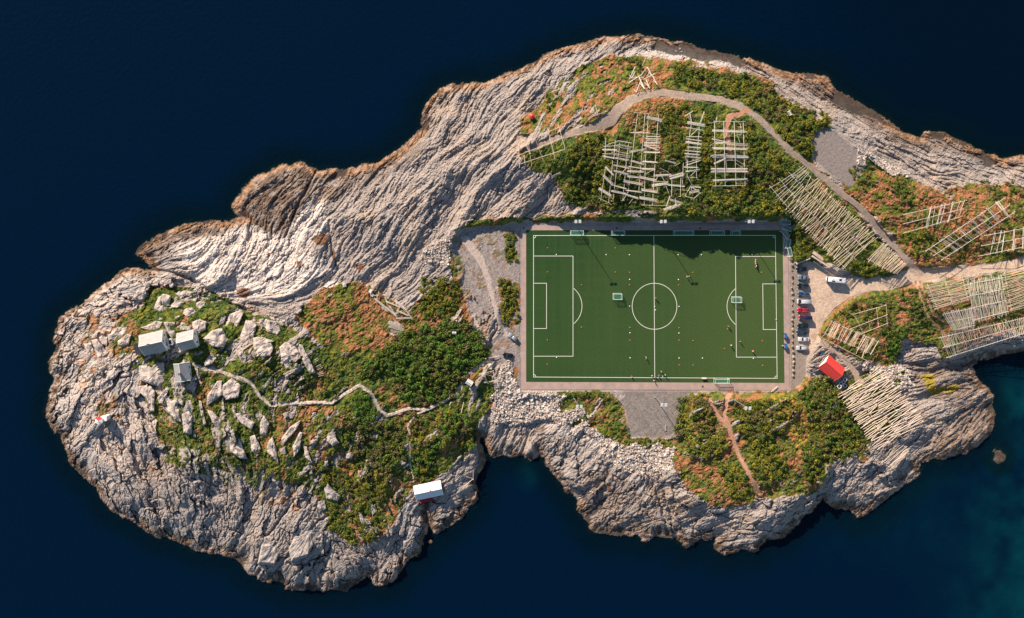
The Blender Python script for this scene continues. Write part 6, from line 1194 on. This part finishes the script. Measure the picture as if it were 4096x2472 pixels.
# polygon, shrubs per 1000 px², radius range (m), kinds, where
BUSH = [([(2270,600),(2330,560),(2420,545),(2480,600),(2520,720),(2500,840),(2330,832),(2250,790),(2300,700)],2.3,(1.1,2.0),["dark","olive","yellow","dark"],"in the thicket left of the upland drying racks"),
([(2640,430),(2750,420),(2760,600),(2720,680),(2650,560)],2.2,(.9,1.6),["dark","yellow"],"between the tall rack and the slim ladder rack"),
([(2520,640),(2620,620),(2740,660),(2800,780),(2560,850)],1.0,(.8,1.4),["dark","olive"],"under the collapsing racks by the cliff edge"),
([(2810,440),(2850,430),(2855,760),(2790,760),(2815,600)],2.8,(.9,1.5),["dark","yellow","gold"],"in the strip between the ladder rack and the four-rail rack"),
([(2990,470),(3060,560),(3180,690),(3130,740),(3130,860),(2760,850),(2790,770),(2990,750)],2.4,(1.0,2.0),["dark","yellow","olive","dark"],"between the four-rail rack and the gravel road"),
([(2690,250),(2840,285),(2950,300),(3060,330),(3130,400),(3300,460),(3330,500),(3250,530),(3245,640),(3160,570),(3040,440),(2950,385),(2830,355),(2700,335)],2.4,(1.0,2.0),["dark","yellow","yellow","olive"],"in the green belt above the curving road"),
([(2455,235),(2560,225),(2600,290),(2500,310)],1.4,(.8,1.4),["dark","olive"],"on the north heath above the collapsed rack"),
([(2180,380),(2250,360),(2260,440),(2190,430)],1.4,(.8,1.3),["dark"],"on the slope right of the red beacon"),
([(1600,1330),(1720,1300),(1860,1290),(1930,1350),(1950,1430),(1890,1480),(1840,1560),(1760,1600),(1640,1620),(1600,1560),(1590,1480),(1450,1490),(1500,1420)],2.1,(1.2,2.4),["dark","olive","dark","bright"],"in the large thicket above the stone path"),
([(1690,1120),(1790,1110),(1850,1180),(1800,1280),(1700,1270),(1680,1190)],2.2,(.9,1.7),["dark","yellow"],"in the hollow left of the gravel path"),
([(1370,1680),(1480,1680),(1620,1690),(1625,1840),(1560,1880),(1450,1860),(1400,1760)],1.8,(1.2,2.2),["olive","dark"],"left of the path leading to the boathouse"),
([(1640,1660),(1760,1650),(1860,1660),(1910,1740),(1880,1800),(1800,1760),(1740,1800),(1730,1900),(1680,1930),(1650,1860)],1.9,(1.1,2.1),["olive","yellow","bright"],"right of the path leading to the boathouse"),
([(1420,1580),(1480,1580),(1510,1650),(1500,1700),(1430,1660)],3.2,(.8,1.4),["bright"],"in the bright green hollow inside the path bend"),
([(1290,1840),(1450,1850),(1560,1900),(1540,2000),(1420,2040),(1340,2000),(1290,1920)],1.5,(.9,1.7),["olive","dark","yellow"],"on the slope left of the boathouse"),
([(1320,2010),(1480,2010),(1530,2070),(1500,2160),(1400,2170),(1320,2110)],1.2,(.9,1.6),["dark","yellow"],"on the slope above the south tip of the islet"),
([(900,1800),(1050,1740),(1100,1800),(1080,1900),(930,1880)],.7,(.9,1.6),["dark","olive"],"scattered on the south side of the islet"),
([(660,1800),(800,1790),(880,1850),(800,1900),(700,1880)],.55,(.8,1.4),["dark"],"among the grey ribs on the south side"),
([(780,1480),(1000,1540),(1300,1600),(1280,1640),(1000,1660),(900,1600)],.35,(.7,1.2),["dark","bright"],"along the stone path on the islet"),
([(1150,1500),(1330,1480),(1350,1600),(1180,1600)],.9,(.8,1.5),["dark","olive"],"on the turf terraces above the path"),
([(2730,1575),(2840,1580),(2850,1700),(2900,1790),(2860,1830),(2760,1820),(2740,1750),(2700,1720)],2.3,(1.0,2.0),["dark","olive","yellow"],"between the gravel yard and the dirt track"),
([(2930,1610),(3100,1600),(3150,1620),(3120,1740),(3000,1760),(2960,1720)],2.2,(1.0,1.9),["dark","olive","yellow"],"on the knoll right of the dirt track"),
([(3010,1760),(3140,1800),(3140,1900),(3060,1960),(3000,1900)],2.0,(.9,1.8),["dark","yellow"],"on the lower knoll right of the dirt track"),
([(2870,1850),(2960,1850),(3010,1940),(3000,2010),(2950,2010),(2880,1900)],1.9,(.9,1.7),["dark","yellow"],"left of the lower end of the dirt track"),
([(3220,1530),(3300,1510),(3370,1580),(3440,1700),(3460,1800),(3330,1840),(3290,1930),(3230,1940),(3210,1800),(3260,1680),(3200,1600)],2.4,(1.1,2.1),["dark","olive","gold","dark"],"below the red-roofed building"),
([(3120,1580),(3220,1600),(3260,1700),(3330,1800),(3260,1820),(3170,1700)],1.6,(.7,1.2),["gold","yellow"],"in the yellow flowering patch on the south knoll"),
([(2240,1555),(2400,1562),(2420,1582),(2250,1578)],2.6,(.7,1.2),["dark","bright"],"along the weedy strip below the pitch"),
([(2330,1650),(2510,1700),(2520,1770),(2420,1760),(2360,1720)],1.3,(.7,1.2),["dark","yellow","bright"],"left of the gravel yard"),
([(2520,1750),(2700,1755),(2680,1780),(2540,1775)],2.2,(.6,1.1),["dark","yellow"],"along the lower edge of the gravel yard"),
([(2024,940),(2062,935),(2072,1052),(2025,1050)],2.8,(.8,1.3),["dark","yellow"],"between gravel and pavement near the upper left corner"),
([(1990,1110),(2040,1120),(2076,1150),(2070,1290),(2020,1300)],2.6,(.8,1.5),["dark","yellow","gold"],"beside the pavement left of the goal line"),
([(3170,900),(3240,960),(3255,1035),(3190,1030)],2.6,(.8,1.5),["dark","yellow","gold"],"between the heaped goals and the long rack"),
([(3420,1040),(3470,1050),(3510,1090),(3470,1108),(3400,1095)],2.8,(1.0,1.7),["dark","yellow"],"in the green island beside the motorhome"),
([(3560,740),(3620,720),(3660,800),(3590,810)],1.6,(.8,1.5),["dark"],"by the shingle on the east heath"),
([(3420,640),(3470,700),(3500,760),(3440,770),(3390,700)],1.6,(.6,1.1),["dark","yellow","gold"],"along the edge of the upper gravel patch"),
([(3600,930),(3740,920),(3760,1010),(3650,1020)],1.9,(.8,1.6),["dark","yellow"],"on the heath where the road forks"),
([(3760,950),(3930,920),(3900,1020),(3800,1030)],1.2,(.7,1.3),["dark","olive","gold"],"on the heath just above the main road"),
([(3320,1270),(3420,1210),(3540,1180),(3600,1250),(3540,1330),(3400,1260)],1.3,(.7,1.4),["dark","olive","gold"],"inside the bend of the lot"),
([(3530,1320),(3620,1300),(3600,1440),(3550,1440)],2.0,(.9,1.6),["dark","bright"],"right of the small clustered rack"),
([(3600,1160),(3700,1150),(3740,1300),(3640,1280)],1.4,(.8,1.4),["dark","olive"],"left of the twin wheel tracks"),
([(3380,1480),(3450,1500),(3480,1560),(3430,1560)],1.2,(.7,1.2),["dark"],"beside the track to the large pale rack"),
([(590,1190),(700,1160),(860,1180),(850,1300),(700,1330),(560,1290)],.35,(.6,1.0),["dark"],"among the boulders above the houses"),
([(3900,720),(4090,730),(4090,830),(3950,800)],1.2,(.8,1.4),["dark","olive"],"on the far upper right heath")]
spots = []
for poly, dn, (r0, r1), kinds, wh in BUSH:
    n = int(area(poly)/1000*dn*1.45)+1; xs = [q[0] for q in poly]; ys3 = [q[1] for q in poly]; k = 0; got = []
    while k < n*6 and len(got) < n:
        k += 1; x, y = RNG.uniform(min(xs), max(xs)), RNG.uniform(min(ys3), max(ys3))
        if sdist(np.array([x]), np.array([y]), poly)[0] < 0: continue
        if bil(hard, x, y) > .15 or bil(pth, x, y) > .15 or bil(road, x, y) > .1 or bil(inner, x, y) > .05: continue
        if any(float(bil(m_, x, y)) > .3 for m_, _ in trk): continue
        r_ = RNG.uniform(r0, r1); 
        if any((x-a)**2+(y-b)**2 < ((r_+c)*SC*.42)**2 for a, b, c, _, _ in got): continue
        got.append((x, y, r_, kinds[int(RNG.integers(len(kinds)))], wh))
    spots += got
spots.sort(key=lambda s: -s[2]); print("shrubs", len(spots))
KW = {"dark":"dark green","yellow":"yellow-green","olive":"olive","bright":"bright green","gold":"yellow-flowering","brown":"brown"}
for x, y, r_, kd, wh in spots[:300]:
    i = int(RNG.integers(3)); t = thing("shrub", f"{KW[kd]} shrub {wh}", "shrub", P(x, y, zsm(x, y)-.1), RNG.uniform(0, 6.28), f"{KW[kd]} shrubs {wh}"); t.scale = (r_, r_, r_*.85)
    link("crown", CM[kd][i], t); link("stem", STEM, t)
Vs, Fs, Cs = [], [], []; off = 0
for x, y, r_, kd, wh in spots[300:]:
    a, f, c = VAR[kd][int(RNG.integers(3))]; th = RNG.uniform(0, 6.28); R = np.array([[math.cos(th),-math.sin(th),0],[math.sin(th),math.cos(th),0],[0,0,.85]])
    Vs.append((a*r_) @ R.T+np.array(P(x, y, zsm(x, y)-.1))); Fs.append(f+off); Cs.append(c); off += len(a)
# low leafy scrub filling the green ground
n = 9000; X = RNG.uniform(300, 4380, n*4); Y = RNG.uniform(150, 2300, n*4); ok = (bil(veg, X, Y) > .75) & (bil(hard, X, Y) < .05) & (bil(gsel, X, Y) > .45) & (bil(pth, X, Y) < .05) & (bil(H2, X, Y) > -.1); X = X[ok][:n]; Y = Y[ok][:n]
small = {kd: [crown_arrays(kd, 26, 70+i) for i in range(3)] for kd in ("dark","yellow","olive")}
for x, y in zip(X, Y):
    kd = ("dark","dark","yellow","olive")[int(RNG.integers(4))]; a, f, c = small[kd][int(RNG.integers(3))]; r_ = RNG.uniform(.35, .8); s_ = a.copy(); Vs.append(s_*r_*np.array([1.0,1.0,.8])+np.array(P(x, y, zat(x, y)-.05))); Fs.append(f+off); Cs.append(c); off += len(a)
tag(link("scrub", npmesh("scrub", np.concatenate(Vs), np.concatenate(Fs), M_LEAF, np.concatenate(Cs))), "low leafy scrub covering the green ground", "scrub", kind="stuff")
